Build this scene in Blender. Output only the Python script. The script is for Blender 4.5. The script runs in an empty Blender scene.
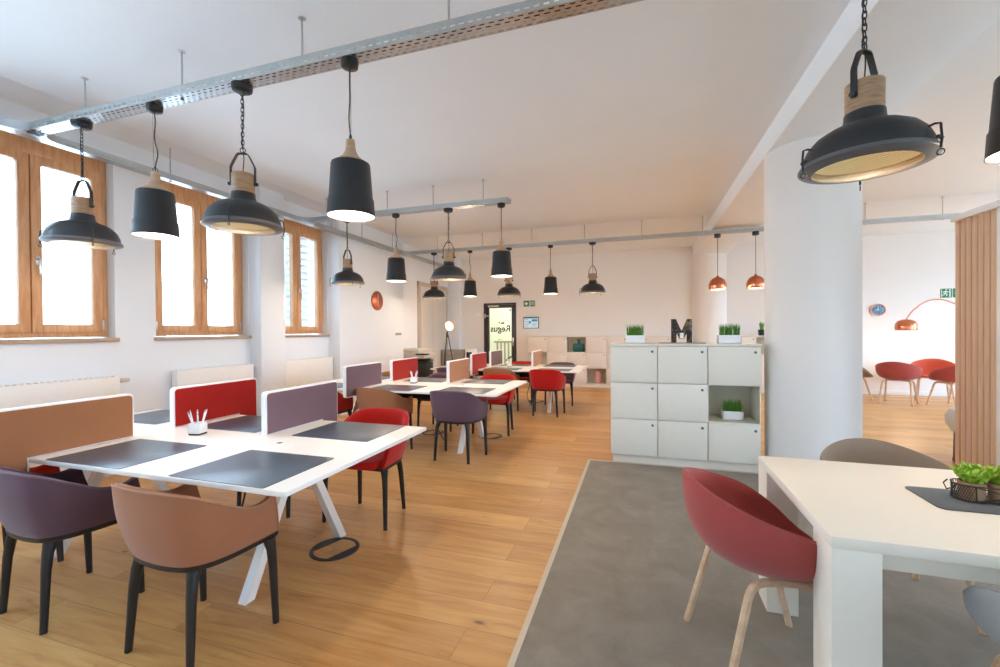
import bpy, bmesh, math, random
from math import sin, cos, pi, radians, atan2, sqrt
from mathutils import Vector, Matrix
random.seed(7)
SC = bpy.context.scene
COL = SC.collection

# ------------------------------------------------------------------ materials
def srgb(r, g, b):
    f = lambda c: (c/255/12.92) if c/255 <= .04045 else ((c/255+.055)/1.055)**2.4
    return (f(r), f(g), f(b), 1.0)

class NT:
    """tiny node-tree helper"""
    def __init__(s, name):
        s.m = bpy.data.materials.new(name); s.m.use_nodes = True
        s.t = s.m.node_tree; s.t.nodes.clear()
        s.out = s.n('ShaderNodeOutputMaterial')
    def n(s, typ, **kw):
        nd = s.t.nodes.new(typ)
        for k, v in kw.items():
            if k in nd.inputs.keys(): nd.inputs[k].default_value = v
            else: setattr(nd, k, v)
        return nd
    def l(s, a, b): s.t.links.new(a, b)
    def math(s, op, a, b=None, c=None):
        nd = s.n('ShaderNodeMath', operation=op)
        for i, v in enumerate((a, b, c)):
            if v is None: continue
            if isinstance(v, (int, float)): nd.inputs[i].default_value = v
            else: s.l(v, nd.inputs[i])
        return nd.outputs[0]
    def mix(s, fac, a, b):
        nd = s.n('ShaderNodeMix', data_type='RGBA')
        for k, v in ((0, fac), (6, a), (7, b)):
            if isinstance(v, (int, float)): nd.inputs[k].default_value = v
            elif isinstance(v, tuple): nd.inputs[k].default_value = v
            else: s.l(v, nd.inputs[k])
        return nd.outputs[2]
    def coords(s, scale=(1, 1, 1), kind='Object'):
        tc = s.n('ShaderNodeTexCoord'); mp = s.n('ShaderNodeMapping')
        mp.inputs['Scale'].default_value = scale
        s.l(tc.outputs[kind], mp.inputs['Vector'])
        return mp.outputs['Vector']
    def noise(s, vec, scale, detail=4, rough=.55, dist=0):
        nd = s.n('ShaderNodeTexNoise', Scale=scale, Detail=detail, Roughness=rough, Distortion=dist)
        s.l(vec, nd.inputs['Vector']); return nd.outputs['Fac']
    def ramp(s, fac, stops):
        nd = s.n('ShaderNodeValToRGB')
        el = nd.color_ramp.elements
        while len(el) < len(stops): el.new(.5)
        for e, (p, c) in zip(el, stops): e.position = p; e.color = c
        s.l(fac, nd.inputs[0]); return nd.outputs[0]
    def bsdf(s, **kw):
        b = s.n('ShaderNodeBsdfPrincipled')
        for k, v in kw.items():
            k = k.replace('_', ' ')
            if isinstance(v, (int, float, tuple)): b.inputs[k].default_value = v
            else: s.l(v, b.inputs[k])
        s.l(b.outputs[0], s.out.inputs[0]); return b
    def bump(s, h, strength=.2, dist=.01):
        nd = s.n('ShaderNodeBump', Strength=strength, Distance=dist)
        s.l(h, nd.inputs['Height']); return nd.outputs[0]

def m_plain(name, col, rough=.5, metal=0, var=.06, nscale=30, bump=.0, spec=.5):
    t = NT(name); v = t.coords()
    f = t.noise(v, nscale)
    c = tuple(col[:3]) + (1,)
    d = tuple(x*(1-var) for x in col[:3]) + (1,)
    u = tuple(min(1, x*(1+var)) for x in col[:3]) + (1,)
    kw = dict(Base_Color=t.mix(f, d, u), Roughness=rough, Metallic=metal)
    kw['Specular_IOR_Level'] = spec
    if bump: kw['Normal'] = t.bump(f, bump, .004)
    t.bsdf(**kw); return t.m

def m_fabric(name, col, scale=420, contrast=.28):
    t = NT(name); v = t.coords()
    f = t.noise(v, scale, 2, .6); g = t.noise(v, 9, 3)
    d = tuple(x*(1-contrast) for x in col[:3]) + (1,)
    u = tuple(min(1, x*(1+contrast)) for x in col[:3]) + (1,)
    c = t.mix(f, d, u)
    c = t.mix(t.math('MULTIPLY', g, .25), c, tuple(x*.75 for x in col[:3]) + (1,))
    b = t.bsdf(Base_Color=c, Roughness=.95, Normal=t.bump(f, .35, .002), Specular_IOR_Level=.15)
    b.inputs['Sheen Weight'].default_value = .25
    b.inputs['Sheen Roughness'].default_value = .5
    return t.m

def m_wood(name, c1, c2, scale=(1.5, 14, 14), rough=.45, dark=None):
    t = NT(name); v = t.coords(scale)
    f = t.noise(v, 3, 6, .6, .6)
    c = t.ramp(f, [(.3, c1), (.62, c2)])
    g = t.noise(t.coords(tuple(s*4 for s in scale)), 6, 3)
    c = t.mix(t.math('MULTIPLY', g, .22), c, dark or tuple(x*.55 for x in c1[:3]) + (1,))
    t.bsdf(Base_Color=c, Roughness=rough, Normal=t.bump(f, .08, .003)); return t.m

def m_floor():
    t = NT('oak_floor')
    v = t.coords((1, 1, 1))
    br = t.n('ShaderNodeTexBrick', offset=.37, offset_frequency=2)
    br.inputs['Scale'].default_value = 1; br.inputs['Brick Width'].default_value = 2.1
    br.inputs['Row Height'].default_value = .21; br.inputs['Mortar Size'].default_value = .0016
    br.inputs['Mortar Smooth'].default_value = .2
    br.inputs['Color1'].default_value = (0, 0, 0, 1); br.inputs['Color2'].default_value = (1, 1, 1, 1)
    br.inputs['Mortar'].default_value = (.5, .5, .5, 1)
    t.l(v, br.inputs['Vector'])
    # per-plank shift of the grain
    comb = t.n('ShaderNodeVectorMath', operation='SCALE'); t.l(br.outputs['Color'], comb.inputs[0]); comb.inputs['Scale'].default_value = 13
    add = t.n('ShaderNodeVectorMath', operation='ADD'); t.l(v, add.inputs[0]); t.l(comb.outputs[0], add.inputs[1])
    mp = t.n('ShaderNodeMapping'); mp.inputs['Scale'].default_value = (.8, 8, 1); t.l(add.outputs[0], mp.inputs['Vector'])
    grain = t.noise(mp.outputs[0], 2.2, 7, .62, .9)
    mp2 = t.n('ShaderNodeMapping'); mp2.inputs['Scale'].default_value = (3, 60, 1); t.l(add.outputs[0], mp2.inputs['Vector'])
    fine = t.noise(mp2.outputs[0], 2.5, 3, .6)
    c = t.ramp(grain, [(.26, srgb(150, 96, 46)), (.40, srgb(208, 146, 80)), (.56, srgb(226, 172, 104)), (.76, srgb(240, 194, 130))])
    tone = t.mix(br.outputs['Color'], srgb(178, 120, 64), srgb(242, 192, 126))
    c = t.mix(.42, c, tone)
    c = t.mix(t.math('MULTIPLY', fine, .22), c, srgb(120, 70, 32))
    # knots
    mp3 = t.n('ShaderNodeMapping'); mp3.inputs['Scale'].default_value = (1.4, 3.4, 1); t.l(v, mp3.inputs['Vector'])
    vo = t.n('ShaderNodeTexVoronoi', Scale=1.9); t.l(mp3.outputs[0], vo.inputs['Vector'])
    kn = t.ramp(t.math('ADD', vo.outputs['Distance'], t.math('MULTIPLY', grain, .12)), [(.075, (1, 1, 1, 1)), (.15, (0, 0, 0, 1))])
    c = t.mix(t.math('MULTIPLY', kn, .75), c, srgb(62, 38, 22))
    mortar = t.math('MULTIPLY', br.outputs['Fac'], .55)
    c = t.mix(mortar, c, srgb(96, 58, 30))
    rough = t.math('ADD', t.math('MULTIPLY', grain, .16), .30)
    t.bsdf(Base_Color=c, Roughness=rough, Normal=t.bump(t.math('SUBTRACT', grain, br.outputs['Fac']), .06, .004), Specular_IOR_Level=.45)
    return t.m

def m_vinyl():
    t = NT('grey_vinyl'); v = t.coords()
    a = t.noise(v, 4.5, 8, .62, .5); b = t.noise(v, 60, 3)
    c = t.ramp(a, [(.3, srgb(132, 123, 111)), (.5, srgb(146, 135, 121)), (.72, srgb(158, 148, 134))])
    c = t.mix(t.math('MULTIPLY', b, .25), c, srgb(100, 93, 84))
    t.bsdf(Base_Color=c, Roughness=.5, Normal=t.bump(b, .05, .002), Specular_IOR_Level=.35); return t.m

def m_wall(name, col, rough=.85):
    t = NT(name); v = t.coords()
    a = t.noise(v, 1.3, 5); b = t.noise(v, 90, 3)
    c = t.mix(a, tuple(x*.96 for x in col[:3]) + (1,), tuple(min(1, x*1.02) for x in col[:3]) + (1,))
    t.bsdf(Base_Color=c, Roughness=rough, Normal=t.bump(b, .06, .002), Specular_IOR_Level=.25); return t.m

def m_emit(name, col, strength):
    t = NT(name); e = t.n('ShaderNodeEmission', Strength=strength)
    f = t.noise(t.coords(), 5)
    t.l(t.mix(f, col, tuple(min(1, x*1.02) for x in col[:3]) + (1,)), e.inputs['Color'])
    t.l(e.outputs[0], t.out.inputs[0]); return t.m

def m_glass(name, refl=.07, tint=(1, 1, 1, 1)):
    t = NT(name)
    tr = t.n('ShaderNodeBsdfTransparent', Color=tint); gl = t.n('ShaderNodeBsdfGlossy', Roughness=.02)
    fr = t.n('ShaderNodeFresnel', IOR=1.45)
    mx = t.n('ShaderNodeMixShader'); t.l(t.math('MULTIPLY', fr.outputs[0], .8), mx.inputs[0])
    t.l(tr.outputs[0], mx.inputs[1]); t.l(gl.outputs[0], mx.inputs[2]); t.l(mx.outputs[0], t.out.inputs[0]); return t.m

def m_perf(name, col, rows, along, pitch, slot, width, rough=.35):
    """galvanised metal pierced by rows of slots.  rows: axis across, along: axis along"""
    t = NT(name)
    tc = t.n('ShaderNodeTexCoord'); sp = t.n('ShaderNodeSeparateXYZ'); t.l(tc.outputs['Object'], sp.inputs[0])
    a = sp.outputs[along]; r = t.math('DIVIDE', sp.outputs[rows], width)
    row = t.math('FLOOR', r)
    fa = t.math('FRACT', t.math('ADD', t.math('DIVIDE', a, pitch), t.math('MULTIPLY', row, .5)))
    m1 = t.math('LESS_THAN', fa, slot)
    fr = t.math('ABSOLUTE', t.math('SUBTRACT', t.math('FRACT', r), .5))
    m2 = t.math('LESS_THAN', fr, .19 if rows != 2 else .12)
    mask = t.math('MULTIPLY', m1, m2)
    f = t.noise(tc.outputs['Object'], 25)
    b = t.n('ShaderNodeBsdfPrincipled', Metallic=.9, Roughness=rough)
    t.l(t.mix(f, tuple(x*.85 for x in col[:3]) + (1,), col), b.inputs['Base Color'])
    tr = t.n('ShaderNodeBsdfTransparent'); mx = t.n('ShaderNodeMixShader')
    t.l(mask, mx.inputs[0]); t.l(b.outputs[0], mx.inputs[1]); t.l(tr.outputs[0], mx.inputs[2]); t.l(mx.outputs[0], t.out.inputs[0])
    return t.m

def m_mesh_grille(name, col):
    """brass expanded-metal mesh: real see-through openings in a metal sheet"""
    t = NT(name)
    tc = t.n('ShaderNodeTexCoord'); sp = t.n('ShaderNodeSeparateXYZ'); t.l(tc.outputs['Object'], sp.inputs[0])
    k = 95
    a = t.math('SINE', t.math('MULTIPLY', t.math('ADD', sp.outputs[0], sp.outputs[1]), k*3.1))
    b = t.math('SINE', t.math('MULTIPLY', t.math('SUBTRACT', sp.outputs[0], sp.outputs[1]), k*3.1))
    mask = t.math('GREATER_THAN', t.math('MULTIPLY', a, b), .25)
    p = t.n('ShaderNodeBsdfPrincipled', Metallic=.85, Roughness=.35); p.inputs['Base Color'].default_value = col
    tr = t.n('ShaderNodeBsdfTransparent'); mx = t.n('ShaderNodeMixShader')
    t.l(mask, mx.inputs[0]); t.l(p.outputs[0], mx.inputs[1]); t.l(tr.outputs[0], mx.inputs[2]); t.l(mx.outputs[0], t.out.inputs[0])
    return t.m

def m_clock(name):
    t = NT(name); v = t.coords((1, 1, 1)); w = t.n('ShaderNodeTexNoise', Scale=14, Detail=5); t.l(v, w.inputs['Vector'])
    t.bsdf(Base_Color=t.ramp(w.outputs['Fac'], [(.35, srgb(48, 92, 128)), (.6, srgb(110, 150, 180))]), Roughness=.4); return t.m

def m_marble(name):
    t = NT(name); v = t.coords()
    n = t.noise(v, 9, 6, .6, 1.5)
    ring = t.math('ABSOLUTE', t.math('SUBTRACT', n, .5))
    c = t.ramp(ring, [(.0, srgb(190, 150, 90)), (.012, srgb(60, 50, 40)), (.05, srgb(22, 22, 26))])
    blue = t.math('GREATER_THAN', t.noise(v, 5, 2), .66)
    c = t.mix(blue, c, srgb(60, 130, 170))
    t.bsdf(Base_Color=c, Roughness=.25); return t.m

M = dict(
 floor=m_floor(), vinyl=m_vinyl(),
 wall=m_wall('white_plaster', srgb(234, 239, 244)), ceil=m_wall('ceiling_paint', srgb(243, 247, 250)),
 backwall=m_wall('off_white_plaster', srgb(236, 232, 227)),
 trim=m_plain('pale_metal_trim', srgb(205, 192, 172), .4, .2),
 base=m_plain('white_baseboard', srgb(232, 231, 229), .5),
 win=m_wood('larch_window_wood', srgb(204, 144, 96), srgb(228, 176, 126), (12, 12, 1.2), .4),
 sill=m_plain('beige_stone_sill', srgb(176, 152, 128), .4, 0, .15, 60),
 glass=m_glass('window_glass'), steel=m_plain('satin_steel', srgb(200, 200, 200), .3, .9),
 radiator=m_plain('radiator_enamel', srgb(236, 234, 230), .35, 0, .02),
 white_lam=m_plain('white_laminate', srgb(243, 238, 232), .35, 0, .02),
 warm_lam=m_plain('cream_white_laminate', srgb(240, 230, 213), .4, 0, .02),
 white_edge=m_plain('white_frame', srgb(240, 240, 240), .4, 0, .02),
 white_metal=m_plain('white_powder_coat', srgb(238, 233, 226), .4, 0, .02),
 locker=m_plain('warm_white_laminate', srgb(232, 226, 212), .45, 0, .02),
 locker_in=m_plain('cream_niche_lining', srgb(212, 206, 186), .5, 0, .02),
 back_lam=m_plain('cream_laminate', srgb(228, 218, 206), .45, 0, .02),
 mat=m_plain('black_leather', srgb(58, 76, 92), .34, 0, .12, 60, .05, .9),
 f_tan=m_fabric('tan_felt', srgb(162, 108, 76)), f_purple=m_fabric('aubergine_felt', srgb(98, 76, 90)),
 f_red=m_fabric('red_felt', srgb(184, 28, 22)),
 d_tan=m_fabric('tan_panel_fabric', srgb(166, 110, 74), 300, .2), d_purple=m_fabric('mauve_panel_fabric', srgb(120, 93, 101), 300, .2),
 d_red=m_fabric('red_panel_fabric', srgb(178, 28, 22), 300, .2),
 f_coral=m_fabric('coral_wool', srgb(166, 74, 68)), f_taupe=m_fabric('taupe_wool', srgb(144, 124, 106)),
 f_orange=m_fabric('orange_red_wool', srgb(200, 90, 66)), f_grey=m_fabric('grey_wool', srgb(150, 151, 150)),
 f_light=m_fabric('light_grey_boucle', srgb(205, 203, 200)),
 p_tan=m_fabric('tan_piping', srgb(172, 122, 90)), p_purple=m_fabric('aubergine_piping', srgb(112, 90, 104)), p_red=m_fabric('red_piping', srgb(205, 42, 34)),
 black=m_plain('black_plastic', srgb(26, 26, 28), .45, 0, .1), blackmetal=m_plain('matt_black_metal', srgb(40, 42, 44), .5, .2, .1),
 charcoal=m_plain('charcoal_enamel', srgb(38, 40, 43), .42, .1, .08), rimgrey=m_plain('grey_enamel_rim', srgb(96, 98, 102), .4, .3, .08),
 lampwood=m_wood('mango_wood', srgb(134, 100, 70), srgb(184, 148, 112), (4, 4, 26), .5, srgb(84, 56, 36)),
 neckwood=m_wood('turned_beech', srgb(178, 142, 108), srgb(202, 168, 134), (5, 5, 16), .5),
 haywood=m_wood('oak_leg_wood', srgb(196, 156, 120), srgb(224, 190, 156), (6, 6, 6), .5),
 slat=m_wood('slat_wood', srgb(220, 178, 144), srgb(234, 196, 164), (14, 14, 1), .5),
 brass=m_mesh_grille('brass_mesh', srgb(196, 160, 78)),
 diffuser=m_emit('lamp_diffuser', (1, .86, .70, 1), 5.5), bulb=m_emit('warm_bulb', (1, .80, .42, 1), .55),
 lampin=m_plain('white_enamel_inside', srgb(236, 228, 214), .5),
 copper=m_plain('polished_copper', srgb(214, 132, 96), .25, .95, .05), copper_matt=m_plain('brushed_copper', srgb(184, 106, 78), .38, .9, .12, 80),
 tray_bot=m_perf('perforated_galvanised_base', srgb(196, 198, 200), 1, 0, .052, .55, .025, .3),
 tray_side=m_perf('slotted_galvanised_side', srgb(190, 196, 196), 2, 0, .05, .55, .045, .4),
 tray_bot_y=m_perf('perforated_galvanised_base_long', srgb(196, 198, 200), 0, 1, .052, .55, .025, .3),
 tray_side_y=m_perf('slotted_galvanised_side_long', srgb(190, 196, 196), 2, 1, .05, .55, .045, .4),
 galv=m_plain('galvanised_steel', srgb(186, 190, 192), .35, .9, .1),
 grass=m_plain('green_grass', srgb(88, 148, 46), .6, 0, .35, 200), soil=m_plain('dark_soil', srgb(50, 42, 30), .9),
 leaf=m_plain('lime_leaf', srgb(158, 192, 58), .55, 0, .3, 80), potclay=m_plain('kraft_clay', srgb(166, 128, 96), .8, 0, .15, 40),
 felt=m_fabric('anthracite_felt', srgb(84, 84, 84), 500, .45), wire=m_plain('dark_wire', srgb(70, 62, 56), .5, .6),
 bottle=m_plain('teal_glaze', srgb(20, 92, 92), .2), vase=m_plain('pink_glaze', srgb(206, 146, 142), .4),
 marble=m_marble('black_marble_print'), green=m_plain('sign_green', srgb(0, 122, 74), .5, 0, .02), signwhite=m_plain('sign_white', srgb(244, 246, 244), .5, 0, .02),
 clockblue=m_clock('blue_clock_face'), screen=m_emit('lit_screen', srgb(196, 208, 214), .6), screen_blue=m_emit('lit_screen_blue', srgb(90, 140, 160), .5), screen_dark=m_emit('lit_screen_text', srgb(110, 120, 130), .5),
 doorframe=m_plain('anthracite_door_frame', srgb(60, 60, 62), .4, .2), red=m_plain('red_dot', srgb(214, 36, 40), .5), ink=m_plain('black_lettering', srgb(36, 36, 38), .5),
 corridor=m_wall('stairwell_paint', srgb(238, 240, 228)), railgreen=m_plain('pale_green_rail', srgb(170, 172, 148), .5),
 copier=m_plain('copier_beige', srgb(206, 198, 186), .5, 0, .03), greycab=m_plain('grey_cabinet', srgb(150, 144, 136), .5, 0, .03),
 white_door=m_plain('cream_door_paint', srgb(224, 216, 204), .5, 0, .02), jamb=m_plain('taupe_jamb', srgb(196, 186, 174), .5, 0, .02),
 lampglow=m_emit('spot_glow', (1, .74, .48, 1), 4.5), facade=m_wall('pale_facade', srgb(238, 238, 234)), facwin=m_plain('facade_window', srgb(120, 136, 150), .2), louvre=m_plain('grey_louvre', srgb(170, 172, 172), .5),
)

# ------------------------------------------------------------------ mesh helpers
def V(*a): return Vector(a)

class MB:
    def __init__(s): s.bm = bmesh.new()
    def box(s, x0, x1, y0, y1, z0, z1, bev=0, seg=2, rz=0, piv=None):
        vs = [s.bm.verts.new((x, y, z)) for x in (x0, x1) for y in (y0, y1) for z in (z0, z1)]
        fs = [(0, 1, 3, 2), (4, 6, 7, 5), (0, 4, 5, 1), (2, 3, 7, 6), (0, 2, 6, 4), (1, 5, 7, 3)]
        faces = [s.bm.faces.new([vs[i] for i in f]) for f in fs]
        if rz:
            c = Vector(piv or ((x0+x1)/2, (y0+y1)/2, 0))
            bmesh.ops.rotate(s.bm, verts=vs, cent=c, matrix=Matrix.Rotation(rz, 3, 'Z'))
        if bev:
            ed = list({e for f in faces for e in f.edges})
            bmesh.ops.bevel(s.bm, geom=ed, offset=bev, segments=seg, profile=.5, affect='EDGES')
        return s
    def prism(s, pts, axis, a, b, bev=0):
        """closed polygon pts (2-D) extruded along axis from a to b"""
        def mk(p, q):
            return {'x': (q, p[0], p[1]), 'y': (p[0], q, p[1]), 'z': (p[0], p[1], q)}[axis]
        A = [s.bm.verts.new(mk(p, a)) for p in pts]; B = [s.bm.verts.new(mk(p, b)) for p in pts]
        n = len(pts); fs = [s.bm.faces.new(A), s.bm.faces.new(B[::-1])]
        for i in range(n): fs.append(s.bm.faces.new((A[i], B[i], B[(i+1) % n], A[(i+1) % n])))
        bmesh.ops.recalc_face_normals(s.bm, faces=fs)
        if bev:
            ed = [e for f in fs[:2] for e in f.edges]
            bmesh.ops.bevel(s.bm, geom=ed, offset=bev, segments=2, profile=.5, affect='EDGES')
        return s
    def lathe(s, prof, seg=32, c=(0, 0, 0), cap=True):
        rings = []
        for r, z in prof:
            if r < 1e-5: rings.append([s.bm.verts.new((c[0], c[1], c[2]+z))])
            else: rings.append([s.bm.verts.new((c[0]+r*cos(2*pi*i/seg), c[1]+r*sin(2*pi*i/seg), c[2]+z)) for i in range(seg)])
        fs = []
        for a, b in zip(rings, rings[1:]):
            for i in range(seg):
                j = (i+1) % seg
                if len(a) == 1 and len(b) == 1: continue
                if len(a) == 1: fs.append(s.bm.faces.new((a[0], b[j], b[i])))
                elif len(b) == 1: fs.append(s.bm.faces.new((a[i], a[j], b[0])))
                else: fs.append(s.bm.faces.new((a[i], a[j], b[j], b[i])))
        if cap:
            for r in (rings[0], rings[-1]):
                if len(r) > 1: fs.append(s.bm.faces.new(r))
        bmesh.ops.recalc_face_normals(s.bm, faces=fs)
        return s
    def tube(s, pts, r, seg=8, closed=False, rs=None, sx=1, sy=1, up=None):
        pts = [Vector(p) for p in pts]; n = len(pts); rings = []
        nrm = None
        for i, p in enumerate(pts):
            if closed: d = pts[(i+1) % n]-pts[i-1]
            else: d = pts[min(i+1, n-1)]-pts[max(i-1, 0)]
            d.normalize()
            if nrm is None:
                ref = Vector(up) if up else (Vector((0, 0, 1)) if abs(d.z) < .9 else Vector((1, 0, 0)))
                nrm = (ref-d*ref.dot(d)).normalized()
            else: nrm = (nrm-d*nrm.dot(d)).normalized()
            bi = d.cross(nrm); rr = rs[i] if rs else r
            rings.append([s.bm.verts.new(p+nrm*(cos(2*pi*(k+.5)/seg)*rr*sx)+bi*(sin(2*pi*(k+.5)/seg)*rr*sy)) for k in range(seg)])
        fs = []
        for i in range(n if closed else n-1):
            a, b = rings[i], rings[(i+1) % n]
            for k in range(seg): fs.append(s.bm.faces.new((a[k], a[(k+1) % seg], b[(k+1) % seg], b[k])))
        if not closed: fs += [s.bm.faces.new(rings[0][::-1]), s.bm.faces.new(rings[-1])]
        bmesh.ops.recalc_face_normals(s.bm, faces=fs)
        return s
    def cyl(s, p0, p1, r0, r1=None, seg=16):
        return s.tube([p0, p1], r0, seg, rs=[r0, r0 if r1 is None else r1])
    def grid(s, rows, closed_u=False):
        vs = [[s.bm.verts.new(p) for p in r] for r in rows]
        fs = []
        for a, b in zip(vs, vs[1:]):
            n = len(a)
            for i in range(n if closed_u else n-1):
                j = (i+1) % n; fs.append(s.bm.faces.new((a[i], a[j], b[j], b[i])))
        return vs, fs
    def xf(s, mat):
        bmesh.ops.transform(s.bm, matrix=mat, verts=s.bm.verts); return s
    def quad(s, pts):
        s.bm.faces.new([s.bm.verts.new(p) for p in pts]); return s
    def build(s, name, mat, parent=None, loc=None, sharp=38, mods=()):
        bm = s.bm; th = radians(sharp)
        bm.normal_update()
        for f in bm.faces: f.smooth = True
        for e in bm.edges:
            if len(e.link_faces) == 2: e.smooth = e.calc_face_angle(0) < th
        me = bpy.data.meshes.new(name); bm.to_mesh(me); bm.free()
        me.materials.append(M[mat])
        o = bpy.data.objects.new(name, me); COL.objects.link(o)
        if parent: o.parent = parent
        if loc: o.location = loc
        return o

def smooth_path(pts, n=6):
    pts = [Vector(p) for p in pts]; out = []
    P = [pts[0]*2-pts[1]]+pts+[pts[-1]*2-pts[-2]]
    for i in range(1, len(P)-2):
        for k in range(n):
            t = k/n; a, b, c, d = P[i-1], P[i], P[i+1], P[i+2]
            out.append(.5*((2*b)+(c-a)*t+(2*a-5*b+4*c-d)*t*t+(3*b-a-3*c+d)*t**3))
    out.append(pts[-1]); return out

def tag(o, label=None, cat=None, group=None, kind=None):
    if label: o['label'] = label
    if cat: o['category'] = cat
    if group: o['group'] = group
    if kind: o['kind'] = kind
    return o
def thing(name, label, cat, loc=(0, 0, 0), rz=0, group=None):
    o = bpy.data.objects.new(name, None); COL.objects.link(o); o.empty_display_size = .1
    o.location = loc; o.rotation_euler = (0, 0, rz)
    return tag(o, label, cat, group)
def dup(root, loc, rz=0, label=None, group=None):
    def cp(o, par):
        c = o.copy(); COL.objects.link(c); c.parent = par
        for ch in [x for x in kids.get(o.name, [])]: cp(ch, c)
        return c
    kids = {}
    for x in bpy.data.objects:
        if x.parent: kids.setdefault(x.parent.name, []).append(x)
    r = cp(root, None); r.location = loc; r.rotation_euler = (0, 0, rz)
    if label: r['label'] = label
    if group: r['group'] = group
    return r
def struct(name, mb, mat, parent=None, loc=None, label=None, cat=None):
    o = mb.build(name, mat, parent, loc)
    if not parent: tag(o, label, cat, kind='structure')
    return o

# ------------------------------------------------------------------ camera
f_px, yaw, pitch, roll = 435.4, .3093, -.00785, -.00732
Fw = V(-sin(yaw)*cos(pitch), cos(yaw)*cos(pitch), sin(pitch)); Rt = V(cos(yaw), sin(yaw), 0); Up = Rt.cross(Fw)
Rt, Up = cos(roll)*Rt+sin(roll)*Up, -sin(roll)*Rt+cos(roll)*Up
cd = bpy.data.cameras.new('camera'); cd.sensor_width = 36; cd.lens = f_px*36/1000; cd.clip_end = 100; cd.clip_start = .05
cam = bpy.data.objects.new('camera', cd); COL.objects.link(cam)
mw = Matrix((Rt, Up, -Fw)).transposed().to_4x4(); mw.translation = V(0, 0, 1.4); cam.matrix_world = mw
SC.camera = cam

# ------------------------------------------------------------------ setting
WX, BY, CZ = -4.95, 11.05, 3.30      # window wall, back wall, ceiling
XR, YF = 8.0, -3.0                   # how far the room runs to the right / behind the camera
struct('floor', MB().box(-5.35, XR, YF, BY+.25, -.12, 0), 'floor', label='oak plank floor of the office', cat='floor')
GX, GY = -.50, 4.71
struct('floor_2', MB().box(GX, 5.2, YF, GY, -.02, .004), 'vinyl', label='dark grey vinyl floor zone beside the oak planks', cat='floor')
struct('trim_1', MB().box(GX-.028, GX, YF, GY+.028, -.01, .007).box(GX-.028, 5.2, GY, GY+.028, -.01, .007), 'trim', label='pale strip where the oak floor meets the grey floor', cat='trim')
struct('ceiling', MB().box(-4.48, XR, YF, 8.0, CZ, CZ+.2, .012), 'ceil', label='white ceiling', cat='ceiling')
struct('ceiling_2', MB().box(-5.35, -4.47, YF, BY+.2, CZ+.028, CZ+.2).box(-4.48, XR, 7.99, BY+.2, CZ+.02, CZ+.2), 'ceil', label='slightly raised ceiling margin along the walls', cat='ceiling')
struct('ceiling_beam', MB().box(1.18, 1.88, YF, BY, 3.08, CZ+.05, .006), 'ceil', label='white beam under the ceiling running over the columns', cat='beam')

# window wall with three windows; unseen openings continue the row for more daylight
wc = [-2.28, -.73, .82, 2.37, 3.92, 5.47]; hw = .585; z0, z1 = 1.34, 3.12
mb = MB(); mb.box(-5.35, WX, YF, BY, 0, z0); mb.box(-5.35, WX, YF, BY, z1, CZ+.1)
ys = [YF]+[y for c in wc for y in (c-hw, c+hw)]+[BY]
for i in range(0, len(ys), 2): mb.box(-5.35, WX, ys[i], ys[i+1], z0, z1)
struct('wall_left', mb, 'wall', label='white plastered window wall', cat='wall')
struct('wall_left_pier', MB().box(WX-.01, -4.755, 4.52, 4.93, 0, CZ+.03, .004), 'wall', label='white pier between the second and third window', cat='wall')
struct('wall_left_block', MB().box(WX-.01, -4.72, 6.06, 8.1, 0, CZ+.03, .004), 'wall', label='white wall block carrying the copper clock', cat='wall')
struct('wall_left_corner', MB().box(WX-.01, -4.62, 10.86, BY, 0, CZ+.03, .004), 'wall', label='white pier in the far left corner', cat='wall')

def window(n, c):
    root = tag(bpy.data.objects.new('window_%d' % n, None), kind='structure'); COL.objects.link(root)
    root.location = (WX-.15, c, 0)
    h0, h1, w = z0+.02, z1-.005, hw-.005
    fr = MB()
    x0, x1 = -.05, .05
    for a, b in ((-w, -w+.055), (w-.055, w)): fr.box(x0, x1, a, b, h0+.0545, h1-.1595, .004)
    fr.box(x0, x1, -w, w, h0, h0+.055, .004); fr.box(x0, x1, -w, w, h1-.16, h1, .004)
    fr.box(x0-.005, x1-.005, -.03, .03, h0+.0545, h1-.1595, .004)
    fr.build('window_frame', 'win', root)
    for sgn in (-1, 1):
        a, b = (-w+.05, -.004) if sgn < 0 else (.004, w-.05)
        b0, b1 = h0+.045, h1-.15; t = .075
        sh = MB()
        sh.box(0, .068, a, a+t, b0, b1, .006); sh.box(0, .068, b-t, b, b0, b1, .006)
        sh.box(0, .068, a+t, b-t, b0, b0+t, .006); sh.box(0, .068, a+t, b-t, b1-t, b1, .006)
        so = sh.build('casement_sash', 'win', root)
        MB().box(.028, .034, a+t-.008, b-t+.008, b0+t-.008, b1-t+.008).build('pane', 'glass', so)
        MB().box(.055, .08, (b-.012 if sgn > 0 else a-.004), (b+.004 if sgn > 0 else a+.012), b0+.03, b0+.12, .003).build('hinge', 'steel', so)
        if sgn > 0:
            hz = z0+.69
            hb = MB().box(.068, .08, a+.022, a+.052, hz-.03, hz+.05, .004)
            hb.cyl((.08, a+.037, hz+.02), (.115, a+.037, hz+.02), .009, seg=10)
            hb.box(.105, .12, a+.027, a+.047, hz-.115, hz+.03, .005)
            hb.build('window_handle', 'steel', so)
    sl = MB().box(.0, .185, -hw-.02, hw+.02, z0-.028, z0+.012, .004)
    sl.build('window_sill', 'sill', root)
for i, c in enumerate(wc[3:]): window(i+1, c)

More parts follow.
